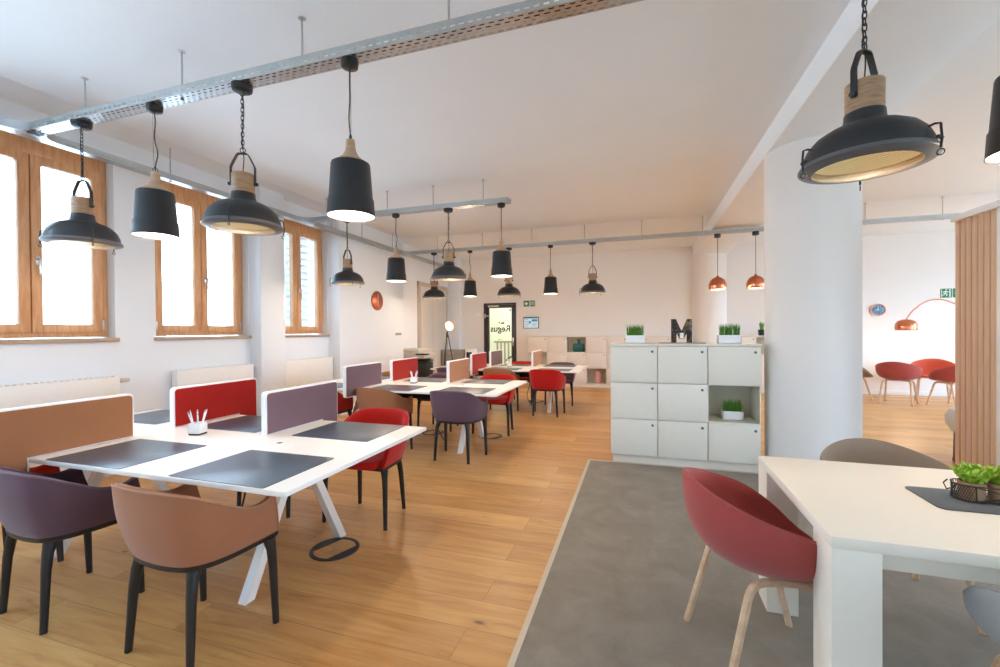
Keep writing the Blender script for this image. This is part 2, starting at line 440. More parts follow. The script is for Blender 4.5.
struct('wall_rear', MB().box(-5.35, 3.3, YF-.2, YF, 0, CZ+.2).box(3.3, 4.0, YF-.2, YF, 0, .8).box(3.3, 4.0, YF-.2, YF, 2.9, CZ+.2).box(4.0, XR, YF-.2, YF, 0, CZ+.2), 'wall', label='white wall behind the viewpoint with an added unseen opening for fill light', cat='wall')  # opening added out of view to send fill light onto lockers and column
mb = MB().box(XR, XR+.2, YF, BY+.2, 0, .5).box(XR, XR+.2, YF, BY+.2, 2.85, CZ+.2)
for y in (-3, .1, 3.2, 6.3, 9.4): mb.box(XR, XR+.2, y, y+1.4, .5, 2.85)  # unseen piers and gaps, sized to set the right room's brightness
struct('wall_right', mb, 'wall', label='white wall of the right room with unseen windows sized for the light', cat='wall')
# radiators under the windows
for i, (a, b) in enumerate(((1.86, 2.92), (3.47, 4.47), (5.0, 6.03))):
    r = thing('radiator', 'white panel radiator under the %s window' % ['nearest', 'middle', 'farthest'][i], 'radiator', (WX, (a+b)/2, 0), 0, 'panel radiators on the window wall')
    L = (b-a)/2
    MB().box(.035, .115, -L, L, .14, .975, .006).build('panel', 'radiator', r)
    g = MB()
    for k in range(24):
        y = -L+.03+k*(2*L-.06)/23
        g.box(.045, .105, y-.012, y+.004, .974, .982)
    g.build('top_grille', 'radiator', r)
    v = MB().cyl((.075, L-.005, .93), (.075, L+.03, .93), .014, seg=14).cyl((.075, L+.03, .93), (.075, L+.10, .93), .021, .018, seg=14)
    v.build('thermostat_valve', 'copier', r)
    MB().cyl((.075, L+.012, .94), (.075, L+.012, 0), .009, seg=10).build('pipe', 'radiator', r)
    for q in (-L+.15, L-.19): MB().box(.0, .04, q, q+.04, .2, .9).build('wall_bracket', 'radiator', r)

# back wall with the glass door
dx0, dx1, dz = -3.98, -3.08, 2.12
mb = MB(); mb.box(-5.35, dx0, BY, BY+.2, 0, CZ+.1); mb.box(dx1, XR, BY, BY+.2, 0, CZ+.1); mb.box(dx0, dx1, BY, BY+.2, dz, CZ+.1)
struct('wall_back', mb, 'backwall', label='off-white back wall with the glass door', cat='wall')
struct('baseboard_back', MB().box(3.1, XR, BY-.016, BY, 0, .09, .003), 'base', label='white baseboard along the far right wall', cat='baseboard')
d = tag(bpy.data.objects.new('door_1', None), kind='structure'); COL.objects.link(d); d.location = (dx0, BY, 0)
W = dx1-dx0
MB().box(0, .045, -.02, .14, 0, dz).box(W-.045, W, -.02, .14, 0, dz).box(0, W, -.02, .14, dz-.045, dz).build('door_frame', 'doorframe', d)
lf = MB().box(.05, .135, .02, .075, .01, dz-.05, .004).box(W-.135, W-.05, .02, .075, .01, dz-.05, .004)
lf.box(.13, W-.13, .02, .075, .01, .14, .004).box(.13, W-.13, .02, .075, dz-.13, dz-.05, .004)
leaf = lf.build('door_leaf', 'doorframe', d)
MB().box(.13, W-.13, .045, .052, .13, dz-.12).build('glass_pane', 'glass', leaf)
MB().box(.12, .42, -.025, .02, dz-.105, dz-.055, .006).build('door_closer', 'steel', d)
MB().box(.03, .06, -.05, -.01, dz-.40, dz-.28, .006).cyl((.06, -.03, dz-.34), (.13, -.03, dz-.34), .018, seg=12).build('door_hinge', 'steel', d)
h = MB().box(W-.11, W-.075, .005, .02, .98, 1.2, .005); h.cyl((W-.092, .012, 1.08), (W-.092, -.05, 1.08), .01, seg=10); h.cyl((W-.085, -.05, 1.08), (W-.21, -.05, 1.08), .009, seg=10)
h.build('door_handle', 'steel', leaf)
# lettering stuck on the far side of the glass, so it reads backwards from this side
def text_mesh(name, s, size, mat, parent, loc, mirror=False, rot=None, depth=.002):
    cu = bpy.data.curves.new(name, 'FONT'); cu.body = s; cu.size = size; cu.align_x = 'CENTER'; cu.extrude = depth; cu.resolution_u = 4; cu.offset = .004
    o = bpy.data.objects.new(name+'_tmp', cu); COL.objects.link(o)
    bpy.context.view_layer.update()
    me = bpy.data.meshes.new_from_object(o.evaluated_get(bpy.context.evaluated_depsgraph_get()))
    bpy.data.objects.remove(o); bpy.data.curves.remove(cu)
    mt = Matrix(((-1 if mirror else 1, 0, 0, 0), (0, 0, -1, 0), (0, 1, 0, 0), (0, 0, 0, 1)))
    if rot: mt = rot @ mt
    me.transform(mt)
    if mirror: me.flip_normals()
    me.name = name; me.materials.clear(); me.materials.append(M[mat])
    ob = bpy.data.objects.new(name, me); COL.objects.link(ob); ob.parent = parent; ob.location = loc
    return ob
text_mesh('lettering', 'Regus', .235, 'ink', leaf, (W/2+.0, .040, 1.36), mirror=True)
MB().lathe([(0, -.002), (.022, -.002), (.022, .002), (0, .002)], 16).xf(Matrix.Rotation(pi/2, 4, 'X')).build('red_dot', 'red', leaf, (W/2-.03, .040, 1.60))
mk = MB().prism([(-.05, -.03), (.045, -.03), (.045, .015), (.03, .035), (.015, .0), (-.015, .012), (-.05, -.012)], 'y', -.002, .002); mk.build('logo_mark', 'ink', leaf, (W/2+.06, .040, 1.595))
MB().prism([(-.03, -.02), (.03, -.02), (.03, .035), (.01, .02)], 'y', -.002, .002).build('glass_sticker', 'ink', leaf, (W-.19, .040, 1.93))
text_mesh('opening_lines', '- - -', .06, 'ink', leaf, (W/2-.02, .040, 1.14), mirror=True)
# stairwell behind the door
struct('wall_stairwell', MB().box(-5.0, -1.9, 13.6, 13.8, -.1, 3).box(-5.2, -5.0, 11.25, 13.8, -.1, 3).box(-1.9, -1.7, 11.25, 13.8, -.1, 3).box(-5.2, -1.7, 11.25, 13.8, 2.9, 3.1), 'corridor', label='bright stairwell walls behind the glass door', cat='wall')
struct('floor_stairwell', MB().box(-5.2, -1.7, 11.25, 13.8, -.12, 0), 'corridor', label='stairwell landing floor', cat='floor')
rl = thing('stair_railing', 'pale railing of vertical bars seen through the glass door', 'railing', (-3.75, 12.4, 0))
for k in range(7): MB().box(-.32+k*.115, -.27+k*.115, -.02, .02, 0, 1.02, .004).build('baluster', 'railgreen', rl)
MB().box(-.4, .5, -.03, .03, 1.02, 1.08, .01).build('top_rail', 'railgreen', rl)
MB().tube([(0, -.12, .5), (.16, -.12, .62), (.2, -.12, .6), (.5, -.12, .85)], .02, 8).build('handrail', 'black', rl)

# right-hand column and the half column at the back
struct('column_1', MB().lathe([(.38, 0), (.38, 3.1)], 64, (1.56, 4.86, 0)), 'backwall', label='large round white column beside the locker unit', cat='column')
struct('column_2', MB().lathe([(.36, 0), (.36, 3.1)], 48, (1.54, 11.05, 0)), 'backwall', label='round white half column at the back wall', cat='column')

# tall cream door in the left recess
d2 = tag(bpy.data.objects.new('door_2', None), kind='structure'); COL.objects.link(d2); d2.location = (WX, 9.95, 0)
MB().box(0, .05, -.82, -.72, 0, 2.56).box(0, .032, .72, .82, 0, 2.56).box(0, .034, -.82, .82, 2.46, 2.56).build('door_frame', 'jamb', d2)
lf2 = MB().box(0, .03, -.72, .0, 0, 2.46, .004).box(0, .03, .005, .72, 0, 2.46, .004).build('door_leaf', 'white_door', d2)

# ------------------------------------------------------------------ cable trays under the ceiling
TZ = 2.98
def tray_x(name, label, x0, x1, Y, rods):
    t = thing(name, label, 'cable tray', ((x0+x1)/2, Y, TZ), 0, 'galvanised cable trays under the ceiling')
    L = (x1-x0)/2
    MB().box(-L, L, -.05, .05, 0, .0015).build('perforated_base', 'tray_bot', t)
    for s in (-1, 1):
        sd = MB().box(-L, L, s*.05-.001, s*.05+.001, 0, .058).build('slotted_side', 'tray_side', t)
        MB().box(-L, L, min(s*.05, s*.04), max(s*.05, s*.04), .056, .06).build('lip', 'galv', sd)
    for x in rods:
        rx = x-(x0+x1)/2
        r = MB().cyl((rx, 0, 0.0), (rx, 0, CZ-TZ+.0), .006, seg=8)
        r.cyl((rx, 0, .0), (rx, 0, -.012), .012, seg=6); r.cyl((rx, 0, CZ-TZ-.003), (rx, 0, CZ-TZ-.0), .022, seg=12)
        r.build('hanger_rod', 'galv', t)
    MB().tube([(-L+.1, .015, .02), (-L*.3, .02, .018), (L*.4, .012, .02), (L-.1, .02, .018)], .009, 6).tube([(-L+.1, -.018, .02), (0, -.012, .018), (L-.1, -.02, .02)], .007, 6).build('cable', 'black', t)
    return t
tray_x('cable_tray', 'nearest galvanised cable tray crossing the ceiling above the front desks', -4.58, 2.6, 2.17, [-3.93, -2.94, -1.94, -.97, .04])
tray_x('cable_tray', 'middle galvanised cable tray ending in the open room above the second desk row', -4.58, -1.52, 5.2, [-4.26, -3.26, -2.57, -1.87])
tray_x('cable_tray', 'farthest galvanised cable tray passing under the beam towards the right room', -4.58, 5.6, 8.06, [-3.9, -2.92, -1.93, -.94, .05, 1.03, 2.3, 3.3, 4.24])
t = thing('cable_tray', 'galvanised cable tray running lengthwise along the window wall', 'cable tray', (-4.655, 4.5, TZ), 0, 'galvanised cable trays under the ceiling')
MB().box(-.05, .05, -6.5, 6.4, 0, .0015).build('perforated_base', 'tray_bot_y', t)
sd = MB().box(-.051, -.049, -6.5, 6.4, 0, .058).build('slotted_side', 'tray_side_y', t)
MB().box(-.05, -.04, -6.5, 6.4, .056, .06).build('lip', 'galv', sd)
cuts = [2.17, 5.2, 8.06]; yy = [-2.0]+[c+s*.2 for c in cuts for s in (-1, 1)]+[10.9]
for i in range(0, len(yy), 2):
    sd = MB().box(.049, .051, yy[i]-4.5, yy[i+1]-4.5, 0, .058).build('slotted_side', 'tray_side_y', t)
    MB().box(.04, .05, yy[i]-4.5, yy[i+1]-4.5, .056, .06).build('lip', 'galv', sd)
for c in cuts:
    for s in (-1, 1):
        arc = [(.05+.15*(1-cos(a)), c-4.5+s*(.2-.15*sin(a))) for a in [pi/2*k/8 for k in range(9)]]
        g = MB()
        g.grid([[(x, y, 0) for x, y in arc], [(x, y, .06) for x, y in arc]])
        g.build('curved_fillet', 'galv', t)
        pl = MB(); pl.prism([(.05, c-4.5)]+[(x, y) for x, y in arc]+[(.2, c-4.5)], 'z', 0, .0015); pl.build('junction_plate', 'galv', t)
for y in (.6, 3.3, 5.8, 6.6, 7.6, 9.6):
    r = MB().cyl((0, y-4.5, 0), (0, y-4.5, CZ+.028-TZ), .006, seg=8); r.cyl((0, y-4.5, 0), (0, y-4.5, -.012), .012, seg=6)
    r.build('hanger_rod', 'galv', t)

# ------------------------------------------------------------------ pendant lamps
def chain(mb, ztop, zbot, x=0, y=0, L=.034, w=.0085, r=.0026):
    n = int((ztop-zbot)/(L-.009)); step = (ztop-zbot)/n
    for i in range(n):
        zc = zbot+step*(i+.5); h = step/2+.004; pts = []
        for k in range(10):
            a = 2*pi*k/10; u = w*cos(a); v = (h-w)*(1 if sin(a) > 1e-6 else -1 if sin(a) < -1e-6 else 0)+w*sin(a)
            pts.append((x+u, y, zc+v) if i % 2 else (x, y+u, zc+v))
        mb.tube(pts, r, 5, closed=True)
    return mb
def cone_lamp(label, loc, group, wob=0):
    t = thing('pendant_lamp', label, 'lamp', (loc[0], loc[1], 0), wob, group)
    MB().lathe([(0, 2.93), (.03, 2.93), (.047, 2.94), (.05, 2.96), (.05, TZ), (0, TZ)], 28).build('canopy', 'black', t)
    pts = smooth_path([(0, 0, 2.94), (.004, 0, 2.86), (-.004, .003, 2.75), (.018, 0, 2.65), (.004, 0, 2.57), (0, 0, 2.515)], 6)
    MB().tube(pts, .0038, 7).tube([(-.012, 0, 2.93), (-.011, 0, 2.75), (-.007, 0, 2.55)], .0012, 5).build('cable', 'black', t)
    MB().tube([(-.018, 0, 2.515), (-.014, 0, 2.54), (0, 0, 2.553), (.014, 0, 2.54), (.018, 0, 2.515)], .003, 6).build('suspension_loop', 'blackmetal', t)
    MB().lathe([(0, 2.518), (.022, 2.518), (.026, 2.512), (.027, 2.482), (.032, 2.452), (.046, 2.424), (.072, 2.400), (.100, 2.382), (.105, 2.374), (0, 2.374)], 40).build('wooden_neck', 'neckwood', t)
    MB().lathe([(.103, 2.372), (.108, 2.377), (.1105, 2.368), (.1235, 2.176), (.1295, 2.168), (.1345, 2.075), (.136, 2.07), (.1325, 2.07), (.1275, 2.15), (.121, 2.17), (.107, 2.365), (.103, 2.372)], 48, cap=False).build('shade', 'charcoal', t)
    MB().lathe([(0, 2.36), (.105, 2.36), (.119, 2.17)], 40, cap=False).build('inner_lining', 'lampin', t)
    MB().lathe([(0, 2.083), (.12, 2.083), (.131, 2.079), (.131, 2.077), (0, 2.077)], 40).build('diffuser', 'diffuser', t)
    return t
def dome_lamp(label, loc, group, rz=0):
    t = thing('pendant_lamp', label, 'lamp', (loc[0], loc[1], 0), rz, group)
    MB().lathe([(0, 2.935), (.04, 2.935), (.058, 2.945), (.062, 2.965), (.062, TZ), (0, TZ)], 28).build('canopy', 'black', t)
    MB().tube([(.013*cos(a), 0, 2.925+.013*sin(a)) for a in [2*pi*k/14 for k in range(14)]], .003, 6, closed=True).build('canopy_ring', 'blackmetal', t)
    chain(MB(), 2.915, 2.575).build('chain', 'blackmetal', t)
    MB().tube(smooth_path([(0.003, 0, 2.935), (.008, .004, 2.8), (-.006, .004, 2.65), (.006, .0, 2.52), (0, 0, 2.43)], 6), .003, 6).build('cable', 'black', t)
    MB().tube([(.016*cos(a), 0, 2.565+.016*sin(a)) for a in [2*pi*k/14 for k in range(14)]], .003, 6, closed=True).build('hook_ring', 'blackmetal', t)
    br = MB().tube([(-.072, 0, 2.34), (-.072, 0, 2.45), (-.068, 0, 2.465), (-.034, 0, 2.535), (-.024, 0, 2.543), (.024, 0, 2.543), (.034, 0, 2.535), (.068, 0, 2.465), (.072, 0, 2.45), (.072, 0, 2.34)], .013, 4, sx=.35, sy=1.25, up=(1, 0, 0))
    for s in (-1, 1): br.cyl((s*.062, 0, 2.35), (s*.088, 0, 2.35), .011, seg=12)
    br.build('bracket', 'blackmetal', t)
    MB().lathe([(0, 2.412), (.062, 2.412), (.066, 2.408), (.066, 2.30), (.064, 2.285), (0, 2.285)], 40).build('wooden_collar', 'lampwood', t)
    prof = [(.066, 2.29), (.069, 2.288), (.071, 2.262), (.077, 2.243), (.094, 2.231), (.133, 2.217), (.170, 2.194), (.197, 2.162), (.213, 2.124), (.2185, 2.09)]
    inner = [(r-.003, z-.002) for r, z in prof[::-1]]
    MB().lathe(prof+inner+[prof[0]], 56, cap=False).build('shade', 'charcoal', t)
    MB().lathe([(.216, 2.092), (.225, 2.090), (.230, 2.082), (.231, 2.074), (.226, 2.069), (.180, 2.060), (.178, 2.064), (.218, 2.076), (.216, 2.092)], 56, cap=False).build('rim', 'rimgrey' if True else 'charcoal', t)
    g = [(0, 2.056)]+[(.181*k/6, 2.056+.005*(k/6)**2) for k in range(1, 7)]
    MB().lathe(g, 48, cap=False).build('mesh_grille', 'brass', t)
    MB().lathe([(0, 2.16), (.12, 2.155), (.185, 2.105), (.19, 2.10), (.12, 2.16), (0, 2.165)], 40, cap=False).build('reflector', 'bulb', t)
    for k in range(3):
        a = 2*pi*k/3+.55; c, s = cos(a), sin(a)
        q = lambda r, z, o=0: (r*c-o*s, r*s+o*c, z)
        cl = MB().tube([q(.195, 2.145), q(.222, 2.150), q(.238, 2.145), q(.242, 2.09), q(.238, 2.055)], .0042, 6)
        cl.tube([q(.236, 2.095, -.014), q(.236, 2.095, .014)], .007, 8)
        cl.tube([(c*(.238), s*.238, 2.044+.0) if False else q(.238+.011*cos(b), 2.040+.011*sin(b)) for b in [2*pi*i/12 for i in range(12)]], .0022, 6, closed=True)
        cl.build('rim_clip', 'blackmetal', t)
    return t
rowname = ['nearest', 'middle', 'farthest']
G_c = 'black cone pendants with wooden necks'; G_d = 'black dome pendants with wooden collars'
LAMPS = []
def add_c(x, y, lab, w=0): cone_lamp(lab, (x, y), G_c, w); LAMPS.append((x, y, 'c'))
def add_d(x, y, lab, rz): dome_lamp(lab, (x, y), G_d, rz); LAMPS.append((x, y, 'd'))
add_d(-3.975, 2.17, 'black dome pendant with brass mesh hanging before the nearest window', radians(192))
add_c(-3.207, 2.17, 'black cone pendant between the two dome pendants of the nearest tray', .4)
add_d(-2.417, 2.17, 'black dome pendant before the middle window, between two cone pendants', radians(28))
add_c(-1.603, 2.17, 'large black cone pendant closest to the middle of the ceiling on the nearest tray', 2.6)
add_d(.895, 2.19, 'large black dome pendant with yellow mesh hanging before the round column', radians(40))
add_c(1.45, 2.215, 'black cone pendant cut off by the right edge of the picture', 1)
add_d(-3.91, 5.2, 'black dome pendant hanging before the white pier beside the farthest window', radians(170))
add_c(-3.13, 5.2, 'black cone pendant right of the copper wall clock on the middle tray', 1.2)
add_d(-2.355, 5.2, 'black dome pendant between two cone pendants on the middle tray', radians(15))
add_c(-1.633, 5.2, 'black cone pendant at the free end of the middle tray', 2)
add_d(-3.976, 8.06, 'small far black dome pendant before the cream double door', radians(190))
add_c(-3.19, 8.06, 'small far black cone pendant left of the glass door', .8)
add_d(-2.387, 8.06, 'small far black dome pendant directly above the glass door', radians(10))
add_c(-1.573, 8.06, 'small far black cone pendant right of the exit sign', 2.2)
add_d(-.80, 8.06, 'rightmost far black dome pendant above the low cabinets', radians(25))
def copper_lamp(x, y, label):
    t = thing('copper_pendant', label, 'lamp', (x, y, 0), 0, 'round copper pendants')
    MB().lathe([(0, 2.92), (.045, 2.92), (.05, 2.93), (.05, TZ), (0, TZ)], 24).build('canopy', 'black', t)
    MB().cyl((0, 0, 2.93), (0, 0, 2.27), .004, seg=8).build('cable', 'black', t)
    P = [(.01, 2.285), (.022, 2.28), (.024, 2.262), (.06, 2.25), (.105, 2.215), (.135, 2.15), (.138, 2.10), (.130, 2.055), (.126, 2.052)]
    MB().lathe(P+[(r-.003, z-.003) for r, z in P[::-1]]+[P[0]], 40, cap=False).build('shade', 'copper', t)
    MB().lathe([(0, 2.066), (.121, 2.066), (.121, 2.06), (0, 2.06)], 32).build('diffuser', 'diffuser', t)
    LAMPS.append((x, y, 'k'))
copper_lamp(1.255, 8.06, 'round copper pendant nearer the locker unit, left of the pair')
copper_lamp(1.82, 8.06, 'round copper pendant half behind the big column, right of the pair')

# ------------------------------------------------------------------ bench desks with dividers, mats and cups
def desk(n, x0, x1, y0, y1, label):
    c = (y0+y1)/2
    t = thing('bench_desk', label, 'desk', ((x0+x1)/2, c, 0), 0, 'white bench desks')
    w, dd = (x1-x0)/2, (y1-y0)/2
    MB().box(-w, w, -dd, dd, .706, .73, .003).build('tabletop', 'white_lam', t)
    for sx in (-1, 1):
        X = sx*(w-.54)
        for sy in (-1, 1):
            a = V(X, .03+sy*.02, .70); b = V(X, .03+sy*.375, .0)
            u = (b-a).normalized()
            lg = MB().tube([a, b], .036, 4, sx=1.0, sy=1.0, up=(1, 0, 0))
            for v in lg.bm.verts:   # cut flat on the floor
                if v.co.z < .05: v.co += u*((0-v.co.z)/u.z)
            lg.build('leg', 'white_metal', t)
        MB().box(X-.03, X+.03, -dd+.12, dd-.12, .665, .706, .004).build('cross_beam', 'white_metal', t)
    MB().box(-w+.45, w-.45, -.16, .16, .57, .575).box(-w+.45, w-.45, -.16, -.155, .57, .66).box(-w+.45, w-.45, .155, .16, .57, .66).build('cable_basket', 'black', t)
    MB().tube(smooth_path([(.3, .05, .57), (.33, .05, .4), (.28, .06, .2), (.36, .08, .02)], 6), .006, 6).build('power_cable', 'black', t)
    pt = MB().box(.60, .70, -.04, .04, .7295, .732, .003).build('power_port', 'white_edge', t)
    MB().box(.645, .675, -.015, .01, .7315, .7328).build('port_slot', 'blackmetal', pt)
    return t
T1 = (-4.03, -1.41, 1.45, 2.72); T2 = (-4.02, -1.41, 4.27, 5.58); T3 = (-3.52, -.92, 6.95, 8.24)
desk(1, *T1, 'white bench desk nearest the camera'); desk(2, *T2, 'white bench desk in the middle of the row'); desk(3, *T3, 'white bench desk farthest away, before the back cabinets')
def rrect(a0, a1, b0, b1, r, seg=6):
    P = []
    for cx, cy, s in ((a1-r, b1-r, 0), (a0+r, b1-r, pi/2), (a0+r, b0+r, pi), (a1-r, b0+r, 3*pi/2)):
        for k in range(seg+1): a = s+pi/2*k/seg; P.append((cx+r*cos(a), cy+r*sin(a)))
    return P
def lpoly(L, e, sg, ins, r):
    """outline of a divider: stands on the desk, its overhanging end drops below the desk edge.  sg: side of the overhang"""
    top, bot, low = 1.01-ins, .7312+ins*.6, .652+ins; o, n = sg*(L-ins), -sg*(L-ins); k = e+sg*(.004+ins)
    P = []
    def arc(cx, cz, a0, a1):
        for q in range(7): a = a0+(a1-a0)*q/6; P.append((cx+r*cos(a)*sg, cz+r*sin(a)))
    arc(o-sg*r, low+r, -pi/2, 0); arc(o-sg*r, top-r, 0, pi/2); arc(n+sg*r, top-r, pi/2, pi)
    P.extend([(n, bot), (k, bot), (k, low)])
    return P
def divider(x, y0, y1, edge, col, label):
    t = thing('desk_divider', label, 'desk divider', (x, (y0+y1)/2, 0), 0, 'fabric desk dividers')
    L = (y1-y0)/2; e = edge-(y0+y1)/2; sg = 1 if e > 0 else -1
    MB().prism(lpoly(L, e, sg, 0, .028), 'x', -.019, .019, .003).build('frame', 'white_edge', t)
    for s in (-1, 1):
        MB().prism(lpoly(L, e, sg, .011, .022), 'x', *(sorted((s*.019, s*.0235)))).build('fabric_panel', col, t)
    return t
DV = [(T1, -3.13, 'f', 'd_tan', 'tan fabric desk divider at the left front of the nearest desk'),
      (T1, -3.13, 'b', 'd_red', 'red fabric desk divider on the nearest desk behind the pen cup'),
      (T1, -2.31, 'b', 'd_purple', 'mauve fabric desk divider on the nearest desk beside the red one'),
      (T2, -3.13, 'f', 'd_purple', 'mauve fabric desk divider at the left front of the middle desk'),
      (T2, -3.13, 'b', 'd_red', 'red fabric desk divider on the middle desk behind the pen cup'),
      (T2, -2.31, 'b', 'd_tan', 'tan fabric desk divider on the middle desk'),
      (T3, -2.63, 'f', 'd_red', 'red fabric desk divider at the left front of the farthest desk'),
      (T3, -2.63, 'b', 'd_purple', 'mauve fabric desk divider on the farthest desk before the glass door'),
      (T3, -1.83, 'b', 'd_tan', 'tan fabric desk divider on the farthest desk before the back cabinets')]
for T, x, s, col, lab in DV:
    c = (T[2]+T[3])/2
    c -= .1*(T is T3)
    if s == 'f': divider(x, c-.84, c-.13, T[2], col, lab)
    else: divider(x, c+.12, c+.82, T[3], col, lab)
rn = ['nearest', 'middle', 'farthest']
for i, T in enumerate((T1, T2, T3)):
    dx = T[1]+1.41; y0, y1 = T[2], T[3]
    xs = [(-3.93, -3.36), (-3.0, -2.43), (-2.1, -1.53)]
    xs[2] = (-2.13, -1.56) if i else xs[2]
    for k, (a, b) in enumerate(xs):
        for side in (0, 1):
            ya, yb = (y0+.006, y0+.465) if side == 0 else (y1-.47, y1-.01)
            ox = -.035 if (side and k == 2) else 0
            m = MB(); cx, cy = (a+b)/2+dx+ox, (ya+yb)/2
            m.prism(rrect(-(b-a)/2, (b-a)/2, -.23, .23, .012), 'z', 0, .003, .0008)
            o = m.build('desk_mat', 'mat', None, (cx, cy, .73))
            tag(o, 'black leather desk mat on the %s desk, %s place of its %s' % (rn[i], ['left', 'middle', 'right'][k], 'front side' if side == 0 else 'rear side'), 'desk mat', 'black desk mats')
pen0 = None
for i, (x, y) in enumerate(((-2.765, 2.115), (-2.75, 4.97), (-2.25, 7.60))):
    c = thing('pen_cup', 'white square pen cup on the %s desk' % rn[i], 'pen cup', (x, y, .73), radians(12), 'white pen cups'); c.scale = (.84, .84, .9)
    b = MB()
    for s in (-1, 1): b.box(s*.042-.003, s*.042+.003, -.045, .045, .012, .085, .001).box(-.045, .045, s*.042-.003, s*.042+.003, .012, .085, .001)
    b.box(-.045, .045, -.045, .045, .012, .018); b.build('cup_body', 'white_edge', c)
    MB().box(-.043, .043, -.043, .043, 0, .012, .002).build('cup_base', 'black', c)
    for k in range(6):
        a = 2*pi*k/6+.4; r = .016
        p = thing('pen', 'white pen standing in the pen cup on the %s desk' % rn[i], 'pen', (x+r*cos(a), y+r*sin(a), .752), a, 'pens in the cup on the %s desk' % rn[i])
        lean = .42+.16*(k % 3)
        if pen0 is None:
            MB().cyl((0, 0, 0), (0, 0, .125), .0042, seg=10).build('barrel', 'white_edge', p)
            MB().cyl((0, 0, .125), (0, 0, .14), .0036, .003, seg=10).build('pen_cap', 'black' if False else 'steel', p)
            pen0 = p; p.rotation_euler = (0, lean*.55, a)
        else:
            for ch in [o for o in bpy.data.objects if o.parent == pen0]:
                q = ch.copy(); COL.objects.link(q); q.parent = p
            p.rotation_euler = (0, lean*.55, a)
# round floor outlets
for x, y, lab in ((-1.87, 2.33, 'black ring of the floor outlet beside the nearest desk legs'), (-1.87, 5.42, 'black ring of the floor outlet under the middle desk'), (-2.70, 5.4, 'black ring of the floor outlet left under the middle desk'), (-1.92, 8.33, 'black ring of the floor outlet behind the farthest desk')):
    o = thing('floor_outlet', lab, 'floor outlet', (x, y, 0), radians(-20), 'round floor outlets')
    MB().lathe([(.128, .0), (.128, .006), (.15, .006), (.152, 0)], 56, cap=False).build('ring', 'black', o)
    MB().lathe([(0, 0), (.128, 0), (.128, .002), (0, .002)], 56).build('lid', 'floor', o)
    for s in (-1, 1):
        P = []
        a0 = radians(104)
        for k in range(13): a = -a0/2+a0*k/12; P.append((.128*cos(a)*s, .128*sin(a)))
        MB().prism(P, 'z', .002, .0045).build('recess', 'black', o)

# ------------------------------------------------------------------ soft-shell office chairs
def interp(tab, x):
    n = len(tab)
    def slope(i):
        if i == 0 or i == n-1: return 0.0
        return (tab[i+1][1]-tab[i-1][1])/(tab[i+1][0]-tab[i-1][0])
    for i in range(n-1):
        (a, va), (b, vb) = tab[i], tab[i+1]
        if x <= b:
            h = b-a; t = (x-a)/h; t2, t3 = t*t, t*t*t
            return (2*t3-3*t2+1)*va+(t3-2*t2+t)*h*slope(i)+(-2*t3+3*t2)*vb+(t3-t2)*h*slope(i+1)
    return tab[-1][1]
def shell_data():
    top = [(.284, .155), (.289, .07), (.286, -.04), (.262, -.155), (.202, -.236), (.106, -.266), (0, -.273)]
    bot = [(.252, .205), (.252, .09), (.248, -.025), (.224, -.120), (.172, -.178), (.088, -.200), (0, -.205)]
    full = lambda P: [(-x, y) for x, y in P]+[(x, y) for x, y in P[-2::-1]]
    T = smooth_path([(x, y, 0) for x, y in full(top)], 4); B = smooth_path([(x, y, 0) for x, y in full(bot)], 4)
    return T, B
ST, SB = shell_data()
def shell_h(u):   # u: 0 back middle .. 1 arm front
    return interp([(0, .762), (.26, .758), (.42, .735), (.56, .688), (.70, .634), (.80, .614), (.90, .618), (1, .634)], u)
